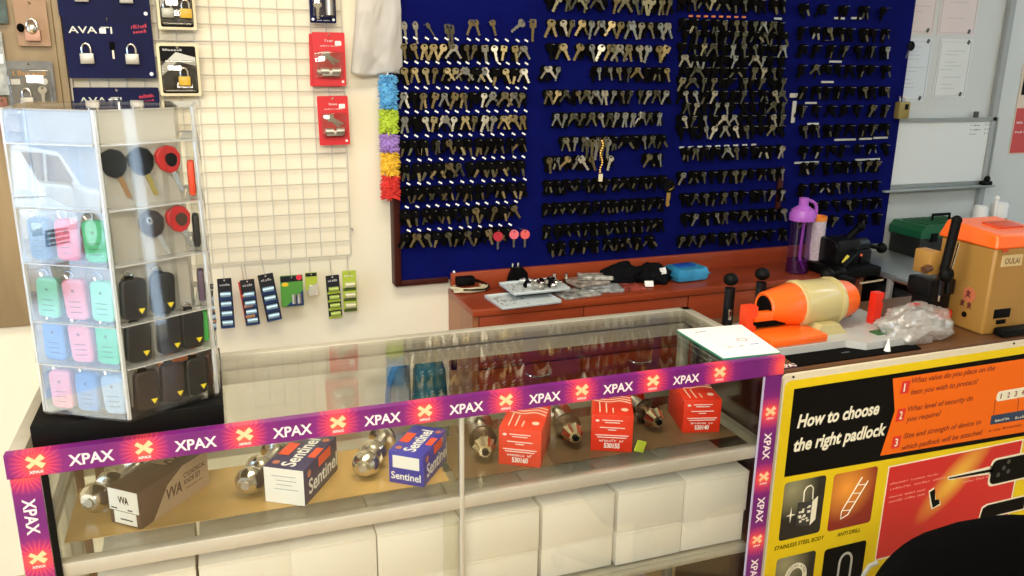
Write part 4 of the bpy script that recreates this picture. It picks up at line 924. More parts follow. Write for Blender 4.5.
for i, x in enumerate((.10, .27, .44, .61, .78, .95, 1.11)):
    p = L2W(x+random.uniform(-.004, .004), .06, .1305)
    for lv in range(3):
        if i % 2 == 0 and lv == 2 and i > 3: continue
        o = thing('white_carton', 'plain white carton under the lower shelf rail, %s stack from the left, layer %s' % (POS[i], ('lowest', 'middle', 'top')[lv]), 'carton', (p.x, p.y, .1305+lv*.1295), RZS)
        MB().box((0, .11, .0645), (.158, .22, .129), bev=.0015).build('carton_body', WC, o); MB().box((0, -.0008, .119), (.156, .0012, .018), bev=.0004).build('lid_flap', WC, o)
# paper pad on the glass top
P = [(.921, 1.418), (.913, 1.240), (1.039, 1.232), (1.072, 1.403)]
o = thing('receipt_pad', 'white receipt pad with red stamp lying at the right corner of the glass top', 'pad', (0, 0, 1.0005))
MB().prism([(x, y) for x, y in P], -.0035, 0, Matrix.Rotation(-PI/2, 4, 'X')).build('green_pages', mat('green_paper_edge', (.02, .22, .14), .6), o, smooth=False)
c_ = Vector((.985, 1.32)); P2 = [tuple(Vector(p)+(c_-Vector(p))*.01) for p in P]
MB().prism(P2, -.0052, -.0035, Matrix.Rotation(-PI/2, 4, 'X')).build('top_sheet', PAPER, o, smooth=False)
PI_ = mat('pink_ink', (.75, .2, .25), .6)
MB().ring(circle(1.012, 1.318, .012, 20, 1, .8), circle(1.012, 1.318, .0095, 20, 1, .8), -.0056, -.0050, Matrix.Rotation(-PI/2, 4, 'X')).build('red_stamp', PI_, o)
scribble('handwriting', mat('grey_print', (.18, .2, .22), .6), o, frame((.945, 1.385, .0056), (1, .02, 0), (0, 1, 0)), .028, .006, (5,))
scribble('handwriting', PI_, o, frame((.955, 1.285, .0056), (1, 0, 0), (0, 1, 0)), .012, .007, (2,))
scribble('handwriting', mat('grey_print', (.18, .2, .22), .6), o, frame((.98, 1.283, .0056), (1, 0, 0), (0, 1, 0)), .012, .007, (2,))
scribble('handwriting', mat('blue_ink', (.1, .15, .5), .6), o, frame((1.01, 1.285, .0056), (1, 0, 0), (0, 1, 0)), .02, .006, (4,))
mb = MB()
for k in range(6): mb.box((.955, 1.372-.017*k, .0053), (.05-.006*(k % 3), .0012, .0002))
mb.build('ruled_lines', mat('faint_rule', (.62, .62, .6), .7), o, smooth=False)
# ------------------------------------------------------------------ teal backpack and blue bag behind the case
o = thing('backpack', 'teal backpack with black handle standing behind the case beside the desk', 'backpack', (.640, 2.37, 0), .1)
TEAL = mat('teal_fabric', (.015, .15, .20), .7, noise_amt=.4, noise_scale=25, bump=.3)
MB().lathe([(.02, 0), (.085, .01), (.1, .1), (.1, .5), (.09, .6), (.06, .655), (.001, .67)], Matrix.Diagonal((.56, .62, 1, 1)), 28).build('bag_body', TEAL, o)
MB().box((0, -.058, .3), (.08, .04, .28), bev=.015).build('front_pocket', TEAL, o)
MB().tube([(-.03, -.02, .645), (-.035, -.02, .70), (.02, -.03, .715), (.07, -.03, .70), (.075, -.02, .6)], .010, sub=4).build('handle', BLACK, o)
MB().tube([(-.03, .02, .66), (-.02, .0, .68), (0, .02, .66)], .012, sub=4).build('loop', BLACK, o)
o = thing('carrier_bag', 'blue and white carrier bag standing behind the case, left of the teal backpack', 'bag', (.545, 2.38, 0))
def cb(u, v):
    a = u*2*PI; wv = .042*(1-.2*v)+.006*math.sin(a*5+v*6); return Vector((wv*math.cos(a), wv*.7*math.sin(a), .63*v+.004*math.sin(a*3)))
MB().grid(cb, 40, 20, .0015).build('bag_body', mat('pale_blue_bag', (.42, .52, .62), .45, noise_amt=.5, noise_scale=9), o, ang=180)
MB().tube([(-.042, -.026, .42), (-.042, -.03, .55), (-.02, -.034, .63), (.02, -.034, .64)], .010, sub=4).build('blue_strap', mat('strap_blue', (.01, .09, .28), .6), o)
# ------------------------------------------------------------------ acrylic tower of key fobs
LV = (0, .076, .140, .226, .304, .392, .442); TZ = 1.036; SIDE = .14; TA = math.radians(28)
C0 = Vector((-.117, 1.222)); TC = C0+Vector((math.cos(TA+PI/3), math.sin(TA+PI/3)))*SIDE
o = thing('stand_plinth', 'black plinth under the acrylic tower on the left end of the counter', 'plinth', (-.117, 1.39, 1.0), RZS)
MB().box((0, 0, .0172), (.262, .27, .034), bev=.002).build('plinth_body', BLACK, o); MB().cyl((.01, -.02, .034), (.01, -.02, .0355), .09, n=32).build('turntable_ring', BLACK, o)
tower = thing('fob_tower', 'tall clear acrylic display tower with key fobs in pockets on the counter', 'display tower', (TC.x, TC.y, TZ))
verts = [Vector((SIDE*math.cos(TA+PI/3+PI+k*PI/3), SIDE*math.sin(TA+PI/3+PI+k*PI/3))) for k in range(6)]   # 0 is the corner nearest the viewer, going anticlockwise
TOPZ = 1.478-TZ
mb = MB(); hexp = [(v.x, v.y) for v in verts]
mb.prism(hexp, -.004, 0, Matrix.Rotation(-PI/2, 4, 'X')); mb.build('bottom_plate', ACRYL, tower, smooth=False); mb = MB(); mb.prism([(p[0]*.97, p[1]*.97) for p in hexp], -TOPZ, -TOPZ+.004, Matrix.Rotation(-PI/2, 4, 'X'))
mb.build('top_plate', ACRYL, tower, smooth=False)
mb = MB()
for v in verts: mb.cyl((v.x*.985, v.y*.985, .004), (v.x*.985, v.y*.985, TOPZ), .0035, n=6)
mb.build('corner_rod', clear('edge_lit_acrylic', (.85, .87, .86), .2, .1, .35, (.9, .9, .88)), tower)
MB().cyl((0, 0, .004), (0, 0, TOPZ-.004), .022, n=20).build('centre_column', clear('frosted_column', (.9, .9, .88), .06, .3, .6, (.7, .69, .64)), tower)
INNER = clear('frosted_back_panel', (.92, .92, .9), .05, .2, .42, (.74, .71, .64))
def face_M(k):
    """face k runs from corner k to corner k+1 (0: right face, 5: left face); x along it, z up, y inwards"""
    a, b = (verts[0], verts[1]) if k == 0 else (verts[k], verts[(k+1) % 6])
    x = (b-a).normalized(); M = Matrix(((x.x, -x.y, 0), (x.y, x.x, 0), (0, 0, 1))).to_4x4(); M.translation = (a.x, a.y, 0); return M
for k in range(6):
    M = face_M(k); fm = ACRYLF if k == 5 else ACRYL
    for t in range(6):
        z0 = .004+LV[t]; z1 = min(LV[t+1]+.002, TOPZ-.002)
        if z1-z0 < .02: continue
        lean = .061*(z1-z0)
        # leaning front pane, its lower edge standing proud
        mb = MB(); pr = [(-.003, z0+.001), (-.0012, z0+.001), (-.0012+lean, z1), (-.003+lean, z1)]
        ns = 10 if k == 5 else 1; secs = []      # the left pane bows outwards a little
        for q in range(ns+1):
            u = q/ns; bow = -.0012*(1-(2*u-1)**2) if k == 5 else 0
            secs.append([mb.bm.verts.new(M @ Vector((.004+(SIDE-.008)*u, y+bow, z))) for y, z in pr])
        mb.bm.faces.new(secs[0]); mb.bm.faces.new(secs[-1][::-1])
        for a, b in zip(secs, secs[1:]):
            for i in range(4): mb.bm.faces.new((a[i], b[i], b[(i+1) % 4], a[(i+1) % 4]))
        f = mb.build('pocket_pane', fm, tower, smooth=(k == 5))
        if t: MB().box((SIDE/2, .010, z0-.0005), (SIDE-.008, .026, .0018), M).build('pocket_floor', clear('edge_lit_acrylic', (.85, .87, .86), .2, .1, .35, (.9, .9, .88)), f, smooth=False)
    MB().box((SIDE/2, .028, .004+TOPZ/2), (SIDE-.034, .0015, TOPZ-.012), M).build('back_panel', INNER, tower, smooth=False)
    if k in (5, 0, 1):
        for x in (.048, .094): MB().box((x, .011, .004+.196), (.0012, .016, .388), M).build('divider', ACRYL, tower, smooth=False)
TW = Matrix.Translation((TC.x, TC.y, TZ))
def sil(name, c): return mat(name, c, .55)
FCOL = {'dark blue': (.03, .12, .26), 'blue': (.10, .26, .60), 'pink': (.75, .10, .18), 'green': (.06, .55, .22), 'mint': (.25, .72, .5), 'light pink': (.85, .32, .40), 'grey-blue': (.28, .42, .6), 'black': (.008, .007, .007), 'dark brown': (.03, .018, .012)}
def fob(k, tier, x, col, label, remote=False, tilt=0, s=1):
    z = .004+LV[tier]+.0025; M = TW @ face_M(k)
    o = thing('key_fob', label, 'key fob'); o.matrix_world = M @ Matrix.Translation((x, .0125, z+.028*s)) @ Matrix.Rotation(tilt, 4, 'Y') @ Matrix.Scale(s, 4)
    m_ = sil('silicone_'+col.replace(' ', '_'), FCOL[col])
    mb = MB(); mb.prism(rrect(-.016, -.027, .016, .027, .008, 4), -.006, .006)
    body = mb.build('fob_cover' if not remote else 'fob_body', m_, o)
    mb = body.modifiers.new('round', 'BEVEL'); mb.width = .0025; mb.segments = 2; mb.limit_method = 'ANGLE'
    if not remote:
        q = MB().cyl((0, -.0061, .012), (0, -.0066, .012), .0022, n=10)
        for j in range(3): q.box((0, -.0061, -.002-.007*j), (.016, .0008, .0012))
        q.build('button_mark', sil('shade_'+col.replace(' ', '_'), tuple(c*.45 for c in FCOL[col])), o)
    else:
        q = MB().prism([(-.0045, 0), (.0045, 0), (0, -.007)], -.0068, -.006, Matrix.Translation((.008, 0, -.013))); q.build('yellow_triangle', mat('yellow_print', (.85, .7, .02), .5), o, smooth=False)
        MB().prism([(-.013, .026), (.0, .026), (.0, .031), (-.01, .031)], -.004, .004).build('key_loop', BLACK, o)
    MB().tube([(-.010, 0, .027), (-.013, 0, .034), (-.006, 0, .037), (0, 0, .033), (-.002, 0, .027)], .0013, n=6, sub=3).build('split_ring', CHROME, o)
    return o
ROWN = {4: 'top', 3: 'second', 2: 'third', 1: 'lowest'}
LF = {4: ('dark blue', 'pink', 'green'), 3: ('mint', 'light pink', 'mint'), 2: ('blue', 'light pink', 'green'), 1: ('light pink', 'blue', 'grey-blue')}
for tier, cols in LF.items():
    tt = tier-1
    for i, c in enumerate(cols):
        fob(5, tt, .027+i*.043, c, '%s fob cover in the %s row of the tower left face, %s one' % (c, {4: 'uppermost', 3: 'second', 2: 'third', 1: 'lowest'}[tier], ('left', 'middle', 'right')[i]), tilt=random.uniform(-.05, .05), s=1.1)
for tier, xs in ((2, (.030, .073)), (1, (.030, .077, .112)), (0, (.034, .074, .112))):
    for i, x in enumerate(xs):
        fob(0, tier, x, 'black' if tier or i > 1 else 'dark brown', 'black remote fob with yellow triangle, %s row of the tower right face, %s' % ({2: 'upper', 1: 'middle', 0: 'lowest'}[tier], (('left', 'right') if tier == 2 else ('left', 'middle', 'right'))[i]), True, tilt=.06, s=1.1)
def blank(k, tier, x, head, label, blade, inner=None, zoff=.061, tilt=-.35):
    M = TW @ face_M(k); o = thing('car_key', label, 'car key'); o.matrix_world = M @ Matrix.Translation((x, .012, .004+LV[tier]+zoff)) @ Matrix.Rotation(tilt, 4, 'Y') @ Matrix.Scale(1.04, 4)
    hp = [(-.017, .004), (-.014, .014), (-.006, .019), (.006, .019), (.015, .012), (.018, .0), (.012, -.012), (.004, -.018), (-.006, -.018), (-.014, -.01)]
    h = MB().prism(hp, -.0045, .0045).build('head', head, o); b = h.modifiers.new('round', 'BEVEL'); b.width = .002; b.segments = 2; b.limit_method = 'ANGLE'
    if inner: MB().prism([(p[0]*.5+.002, p[1]*.5-.001) for p in hp], -.0056, -.004).build('inset', inner, o)
    q = MB(); q.prism([(-.003, -.017), (-.0035, -.047), (0, -.051), (.0035, -.046), (.0022, -.038), (.0035, -.03), (.003, -.017)], -.001, .001); q.build('blade', blade, o); return o
BG = mat('bronze_blade', (.45, .25, .1), .35, .6); BY_ = mat('yellowish_blade', (.5, .42, .12), .35, .6)
blank(0, 4, .024, BLACK, 'black-headed key blank with bronze blade, top row of the tower right face, left', BG)
blank(0, 4, .062, BLACK, 'black-headed key blank with yellowish blade, top row of the tower right face, middle', BY_)
blank(0, 4, .101, RED, 'red key with black inset, top row of the tower right face', CHROME, BLACK)
blank(0, 3, .108, RED, 'red key with brown inset, second row of the tower right face', CHROME, mat('brown_inset', (.06, .03, .015), .5), .052)
o = blank(0, 3, .068, mat('dark_fob_brown', (.03, .02, .018), .5), 'dark brown fob key with silver oval, second row of the tower right face', CHROME, None, .050, -.45)
MB().ring(circle(-.002, .008, .0055, 14, .7, 1), circle(-.002, .008, .0032, 14, .7, 1), -.0056, -.004).build('oval_emblem', CHROME, o)
# the narrow right-hand face
for tier, nm, c, z, l, lb in ((4, 'red_tag', (.85, .08, .03), .042, .052, 'orange-red tag upright in the tower narrow right side, top'), (3, 'side_fob', (.015, .015, .015), .035, .05, 'black fob edge-on in the tower narrow right side, below the red tag'),
        (2, 'side_fob', (.12, .08, .13), .035, .05, 'dim purple-brown fob edge-on in the tower narrow right side'), (1, 'green_tag', (.1, .62, .12), .035, .05, 'bright green tag upright in the tower narrow right side'), (0, 'side_fob', (.07, .03, .02), .034, .055, 'dark red-brown fob in the tower narrow right side, lowest')):
    M = TW @ face_M(1); o = MB().box((0, 0, 0), (.024, .010, l), bev=.004).build(nm, mat(nm+'_%d' % tier, c, .5)); o.matrix_world = M @ Matrix.Translation((.03, .012, .004+LV[tier]+l/2+.003)); tag(o, lb, 'key fob')
M = TW @ face_M(0); o = MB().tube([(-.03, 0, .0), (-.01, .004, .012), (.01, 0, .004), (.03, .003, .014), (.02, 0, .0), (-.01, -.003, .004)], .0028, sub=4).build('copper_chain', mat('copper', (.6, .22, .08), .3, .8)); o.matrix_world = M @ Matrix.Translation((.085, .013, LV[1]-.008)); tag(o, 'coppery coiled cord above the lowest fobs of the tower right face', 'cord')
# ------------------------------------------------------------------ right-hand counter with the padlock sign
CZ = .95; CX0 = 1.072; FY = 1.262
o = thing('work_counter', 'dark brown work counter behind the yellow sign, carrying key machines', 'counter', (CX0, FY, 0))
TOPM = mat('brown_counter_top', (.13, .055, .02), .4, noise_amt=.3, noise_scale=12, stretch=(.2, 1, 1))
MB().box((.6, .175, CZ-.012), (1.2, .35, .024), bev=.003).build('counter_top', TOPM, o); MB().box((.6, .185, (CZ-.024)/2), (1.17, .31, CZ-.024)).build('counter_body', mat('dark_cherry', (.045, .008, .005), .5, spec=.2), o, smooth=False)
o = MB().prism([(1.12, 1.27), (1.135, 1.345), (1.44, 1.355), (1.46, 1.30), (1.45, 1.27)], -.003, 0, Matrix.Rotation(-PI/2, 4, 'X')).build('black_mat', RUBBER, loc=(0, 0, CZ)); tag(o, 'black rubber mat on the counter in front of the grey bench plate', 'mat')
scribble('small_print', mat('grey_print', (.18, .2, .22), .6), o, frame((1.26, 1.30, .0032), (1, 0, 0), (0, 1, 0)), .022, .006, (4,))
o = thing('torn_strip', 'torn end of the purple printed strip stuck on the counter corner', 'strip', (1.09, 1.275, CZ))
MB().prism([(-.018, -.006), (.05, -.006), (.058, .012), (.03, .016), (-.016, .02)], -.0008, 0, Matrix.Rotation(-PI/2, 4, 'X')).build('strip_piece', mat('dark_purple_film', (.02, .006, .03), .4), o, smooth=False)
text('lettering', 'XPAX', XL, o, frame((-.012, -.002, .0014), (1, 0, 0), (0, 1, 0)), w=.055, h=.016, bold=.03, shear=.2)
# motor key machine: bench plate, orange base, cream drum with orange cones, red posts
ORP = mat('orange_enamel', (.88, .13, .01), .3, coat=.3); CRM = mat('cream_enamel', (.50, .42, .19), .3, coat=.3); LG = mat('light_grey_enamel', (.45, .46, .45), .35)
o = thing('key_grinder', 'orange and cream motor-driven key grinder lying across the counter', 'key machine', (1.25, 1.42, CZ+.003))
MB().prism([(-.17, -.09), (.045, -.09), (.075, -.12), (.2, -.12), (.25, -.05), (.25, .09), (-.17, .09)], -.016, 0, Matrix.Rotation(-PI/2, 4, 'X')).build('bench_plate', LG, o, smooth=False)
MB().box((-.075, -.035, .025), (.15, .10, .018), bev=.004).build('orange_base', ORP, o)
AX = Matrix.Translation((.008, .02, .072)) @ Matrix.Rotation(PI/2, 4, 'Y') @ Matrix.Diagonal((.84, .84, .86, 1))
MB().lathe([(.001, -.03), (.056, -.03), (.062, -.026), (.0625, .10), (.060, .105), (.001, .105)], AX, 36).build('cream_drum', CRM, o)
MB().lathe([(.0655, -.022), (.0655, -.010), (.063, -.008), (.063, -.024)], AX, 36).build('drum_band', CRM, o); MB().lathe([(.0655, .085), (.0655, .095), (.063, .097), (.063, .083)], AX, 36).build('drum_band', CRM, o)
MB().lathe([(.033, -.118), (.037, -.12), (.042, -.116), (.06, -.034), (.058, -.028), (.001, -.028)], AX, 36).build('orange_cone', ORP, o)
MB().lathe([(.030, -.1175), (.0335, -.1175), (.030, -.1185), (.001, -.1185)], AX, 36).build('dark_intake', RUBBER, o)
MB().lathe([(.058, .103), (.056, .108), (.050, .145), (.043, .158), (.02, .162), (.001, .162)], AX, 36).build('orange_end_cap', ORP, o)
MB().prism([(-.01, .016), (.085, .016), (.075, .023), (.06, .04), (.014, .04), (.0, .023)], -.05, -.01).build('drum_foot', CRM, o)
MB().prism([(-.01, .016), (.085, .016), (.075, .023), (.06, .04), (.014, .04), (.0, .023)], .03, .07).build('drum_foot', CRM, o)
MB().prism([(-.168, .016), (-.142, .016), (-.142, .045), (-.150, .05), (-.150, .064), (-.140, .068), (-.140, .09), (-.168, .09)], -.02, .005).build('jaw_post', mat('red_orange_enamel', (.75, .05, .01), .35), o)
MB().box((-.118, -.005, .062), (.05, .02, .02), bev=.003).build('jaw_bar', ORP, o)
MB().box((-.10, .0, .044), (.09, .02, .012)).build('jaw_shadow_bar', RUBBER, o)
MB().prism([(.185, .0), (.205, .0), (.209, .066), (.202, .07), (.209, .076), (.209, .09), (.187, .09)], -.02, .0).build('red_post', mat('red_enamel', (.7, .025, .01), .35), o)
for x, top in ((-.140, .124), (-.055, .130), (.133, .114)):
    l = MB().cyl((x, .085, .012), (x, .085, top-.02), .012, n=12); l.build('lever_post', mat('black_enamel', (.004, .004, .005), .35, spec=.25), o); MB().sph((x, .085, top), .017, (1, 1, .85)).build('ball_knob', BLACK, o)
    MB().box((x-.004, .072, .045), (.007, .006, .026), bev=.002).build('chrome_stud', CHROME, o)
MB().box((.165, -.075, .018), (.06, .025, .003)).build('green_plate', mat('dark_green_print2', (.03, .12, .04), .5), o, smooth=False)
MB().box((.17, .065, .055), (.03, .04, .11), bev=.004).build('black_bracket', BLACK, o)
MB().cyl((.17, .02, .105), (.22, .0, .115), .0025, n=6).build('thin_rod', CHROME, o)
# cone of paper and the plastic bag
a = onz(887, 352, CZ+.0)
o = MB().lathe([(.008, 0), (.001, .03)], n=12).build('paper_cone', PAPER, loc=tuple(a)); tag(o, 'tiny white paper cone at the counter edge left of the clear bag', 'cone')
PB = clear('crumpled_plastic', (.9, .9, .88), .10, .28, .30, (.8, .77, .74), 2, .6)
def crumple(name, c, sx, sy, sz, label):
    bm = bmesh.new(); bmesh.ops.create_icosphere(bm, subdivisions=5, radius=1)
    for v in bm.verts:
        n = v.co.normalized(); d = 1+.22*noise.noise(n*2.1+Vector((4, 0, 0)))
        d += .13*abs(noise.noise(n*5+Vector((1, 7, 0))))-.06+.09*abs(noise.noise(n*10))
        v.co = Vector((n.x*d*sx, n.y*d*sy, max(n.z*d, -.6)*sz+.6*sz))
    me = bpy.data.meshes.new(name); bm.to_mesh(me); bm.free(); me.materials.append(PB); me.polygons.foreach_set('use_smooth', [True]*len(me.polygons))
    o = bpy.data.objects.new(name, me); COL.objects.link(o); o.location = c; return tag(o, label, 'plastic bag')
crumple('plastic_bag', (1.495, 1.335, CZ), .095, .05, .05, 'crumpled clear plastic bag on the counter between grinder and tan machine')
o = MB().box((1.495, 1.345, CZ+.076), (.032, .012, .009), rot=(0, .1, 0), bev=.003).build('red_clip', RED); tag(o, 'small red clip holding the top of the crumpled clear bag', 'clip')
# tall tan machine with orange cap
TANM = mat('tan_enamel', (.38, .20, .045), .38, noise_amt=.15, noise_scale=4)
o = thing('key_machine', 'tall tan key machine with orange cap and black lever at the counter right end', 'key machine', (1.660, 1.296, CZ), -.02)
mb = MB(); w, d, h = .165, .155, .205
B0 = [(0, 0), (w, 0), (w, d), (0, d)]
a = [mb.bm.verts.new((x, y, 0)) for x, y in B0]; b = [mb.bm.verts.new((x*.97+.0, y*.98, h)) for x, y in B0]
mb.bm.faces.new(a[::-1]); mb.bm.faces.new(b)
for i in range(4): mb.bm.faces.new((a[i], a[(i+1) % 4], b[(i+1) % 4], b[i]))
bd = mb.build('machine_body', TANM, o); md = bd.modifiers.new('round', 'BEVEL'); md.width = .006; md.segments = 2
mb = MB(); z0 = h-.002
lo = [(-.006, -.006), (w+.004, -.006), (w+.004, d+.006), (-.006, d+.006)]
a = [mb.bm.verts.new((x, y, z0)) for x, y in lo]; b = [mb.bm.verts.new((x, y, z)) for (x, y), z in zip([(.0, .002), (w-.004, .002), (w-.01, d-.01), (.002, d-.01)], (z0+.032, z0+.032, z0+.044, z0+.044))]
mb.bm.faces.new(a[::-1]); mb.bm.faces.new(b)
for i in range(4): mb.bm.faces.new((a[i], a[(i+1) % 4], b[(i+1) % 4], b[i]))
bd = mb.build('orange_cap', ORP, o); md = bd.modifiers.new('round', 'BEVEL'); md.width = .006; md.segments = 3
mb = MB(); mb.box((w*.55, d*.45, z0+.0385), (.075, .05, .006), rot=(.08, 0, 0), bev=.002).build('cap_recess', mat('deep_orange', (.5, .05, .01), .45), o)
for x in (.02, .135): MB().box((x, -.006, z0-.002), (.016, .004, .006), bev=.001).build('cap_clip', mat('deep_orange', (.5, .05, .01), .45), o)
MB().box((.052, .0-.0008, h-.03), (.062, .0016, .026)).build('name_plate', mat('cream_plate', (.6, .46, .24), .5), o, smooth=False)
text('lettering', 'OULAI', mat('plate_brown', (.2, .11, .04), .5), o, frame((.029, -.0018, h-.037), *VIEW), w=.046, h=.013, bold=.03)
MB().box((.05, -.001, .05), (.05, .002, .022), bev=.0008).build('black_label', BLACK, o); MB().box((.05, -.0015, .03), (.028, .003, .010), bev=.001).build('switch', BLACK, o)
MB().box((.075, -.02, .012), (.1, .03, .018), bev=.005).build('black_foot_lever', BLACK, o)
EM = mat('maroon_print', (.12, .01, .01), .5)
LFm = frame((-.0006, d, 0), (0, -1, 0), (0, 0, 1))
plate(o, 'emblem_ground', LFm, 0, 0, 0, 0, mat('faded_red_paint', (.5, .14, .06), .5), shape=circle(d-.05, .085, .018, 16))
def brush(cx, cz, s_):
    Q = MB()
    for a_, b_, c_, d_ in ((-.5, .4, .5, .45), (-.1, .8, .0, -.2), (-.4, 0, .4, .1), (.1, .4, -.5, -.7), (0, .1, .5, -.7), (-.3, -.35, .35, -.3)):
        A_, B_ = Vector((-.0012, cx-a_*s_, cz+b_*s_)), Vector((-.0012, cx-c_*s_, cz+d_*s_)); Q.cyl(A_, B_, .0014, n=5)
    Q.build('emblem', EM, o)
brush(.052, .086, .012); brush(.064, .062, .010); brush(.045, .060, .010)
plate(o, 'round_knob_mark', LFm, 0, 0, 0, 0, BLACK, shape=circle(d-.055, .036, .007, 14))
# lever and side head
MB().cyl((-.078, .06, .145), (-.064, .06, .262), .0105, n=14).build('lever', BLACK, o); MB().sph((-.064, .06, .262), .0115).build('lever_tip', BLACK, o)
MB().cyl((-.062, .055, .15), (-.052, .055, .21), .0025, n=8).build('lever_rod', CHROME, o)
MB().sph((-.075, .055, .138), .018, (1, .8, 1)).build('pivot_knob', BLACK, o)
MB().box((-.09, .1, .160), (.032, .05, .055), bev=.004).build('tan_head', TANM, o)
MB().cyl((-.118, .08, .145), (-.10, .08, .15), .009, n=12).build('head_knob', mat('brown_knob', (.09, .04, .02), .4), o)
mb = MB().box((-.045, .12, .095), (.08, .07, .04), bev=.006).box((-.035, .125, .055), (.06, .06, .09), bev=.004).cyl((-.07, .07, .085), (-.07, .07, .125), .007, n=10).cyl((-.035, .08, .085), (-.035, .08, .115), .006, n=10); mb.build('black_head', mat('black_enamel', (.004, .004, .005), .35, spec=.25), o)
MB().cyl((-.03, .09, .022), (-.03, .09, .040), .021, n=20).build('red_ring', mat('red_enamel', (.7, .025, .01), .35), o); MB().cyl((-.03, .09, .0), (-.03, .09, .022), .019, n=20).build('black_foot', BLACK, o)
MB().cyl((-.07, .07, .07), (-.07, .07, .09), .0025, n=8).build('cutter_tip', CHROME, o)
o = MB().box((1.92, 1.40, CZ+.07), (.06, .14, .14), bev=.006).build('black_case', BLACK); tag(o, 'black case at the right picture edge beside the tan machine', 'case')
# ------------------------------------------------------------------ the padlock sign
SY = 1.25
sign = thing('padlock_sign', 'yellow printed board on how to choose padlocks, fixed to the counter front', 'sign', (0, 0, 0))
YSG = mat('sign_yellow', (.80, .58, .01), .5, spec=.2, noise_amt=.05, noise_scale=5); SBLK = mat('sign_black', (.004, .0035, .003), .55, spec=.08); SORG = mat('sign_orange', (.86, .15, .008), .5, spec=.15)
def Sp(px, py): a = ony(px, py, SY); return (a.x, a.z)
def spoly(name, pts, m, lay, px=True): return MB().prism([Sp(*p) if px else p for p in pts], SY-.0004*(lay+1), SY-.0004*lay+.0001).build(name, m, sign, smooth=False)
X0, ZT = 1.070, .945
MB().prism(rrect(X0, .3, 1.95, ZT, .012), SY, SY+.008).build('sign_board', mat('cream_board_edge', (.72, .64, .48), .5), sign, smooth=False)
MB().prism(rrect(X0+.004, .304, 1.946, ZT-.013, .014), SY-.0004, SY).build('yellow_ground', YSG, sign, smooth=False)
for px, py in ((793.5, 377), (1014, 343.5)): a = ony(px, py, SY-.001); MB().cyl((a.x, SY, a.z), (a.x, SY-.002, a.z), .0025, n=10).build('screw', mat('rusty_screw', (.06, .04, .03), .5, .4), sign)
spoly('black_panel', [(794, 389), (1034, 352), (1034, 434), (784, 477)], SBLK, 1)
spoly('orange_panel', [(892.5, 378.5), (1034, 357), (1034, 430), (880, 455.5), (894.5, 411)], SORG, 2)
def stext(name, s, p0, p1, hp, m, lay=3, **k):
    a, b = Sp(*p0), Sp(*p1); return text(name, s, m, sign, frame((a[0], SY-.0004*lay-.0003, (a[1]+b[1])/2), *VIEW), w=b[0]-a[0], h=hp, **k)
CRW = mat('sign_cream_ink', (.85, .8, .62), .4); DRK = mat('sign_maroon_ink', (.2, .015, .005), .5); SRED = mat('sign_red', (.7, .02, .015), .35)
stext('headline', 'How to choose', (796.5, 427), (878, 414), .028, CRW, shear=.18, bold=.032)
stext('headline', 'the right padlock', (792.7, 450), (884.5, 435.5), .028, CRW, shear=.18, bold=.032)
for n, cx, cy in (('1', 904.5, 387), ('2', 900, 414.8), ('3', 895.5, 442)):
    a = Sp(cx, cy); spoly('number_box', [(a[0]-.0125, a[1]-.0145), (a[0]+.0105, a[1]-.0145), (a[0]+.0135, a[1]+.0145), (a[0]-.0095, a[1]+.0145)], SRED, 3, False)
    text('number', n, CRW, sign, frame((a[0]-.004, SY-.0021, a[1]-.009), *VIEW), h=.018, w=.004 if n == '1' else .009, bold=.02)
for s, p0, p1 in (('What value do you place on the', (911, 382.5), (994, 370.5)), ('item you wish to protect?', (910, 394), (977, 384)), ('What level of security do', (907, 411), (972, 400.5)), ('you require?', (905.5, 421.5), (940, 415.5)), ('Size and strength of device to', (903, 437), (980, 425)), ('which padlock will be attached', (901, 448.5), (981, 435.5))):
    stext('question_text', s, p0, p1, .0125, DRK, shear=.18, bold=.012)
# key drawing with numbers
a = Sp(995.5, 400); P = rrect(a[0], a[1]-.004, a[0]+.16, a[1]+.021, .009); spoly('number_key', P, CRW, 3, False)
for k in range(4): text('number', str(k+1), DRK, sign, frame((a[0]+.011+k*.0225, SY-.0022, a[1]+.002), *VIEW), h=.013, w=.0035 if k == 0 else .008, bold=.01)
spoly('navy_band', [(991, 415.5), (1034, 408), (1034, 417.5), (989.5, 424.5)], mat('sign_navy', (.015, .04, .10), .4), 3)
def sscr(p0, p1, hp, m, words, lay=3):
    a, b = Sp(*p0), Sp(*p1); scribble('small_lettering', m, sign, frame((a[0], SY-.0004*lay-.0004, (a[1]+b[1])/2), *VIEW), b[0]-a[0], hp, words)
sscr((994, 421.5), (1008.5, 419), .006, CRW, (7,), 4); sscr((1014, 418.5), (1030, 416), .006, CRW, (7,), 4); sscr((988.5, 430.5), (1034, 424), .006, DRK, (1, 3, 9, 5))
for x0, y0, x1, y1 in ((994.5, 400, 992.5, 417), (1018, 397, 1016.5, 414)): a, b = Sp(x0, y0), Sp(x1, y1); spoly('tick_line', [(a[0], a[1]), (a[0]+.0015, a[1]), (b[0]+.0015, b[1]), (b[0], b[1])], DRK, 3, False)
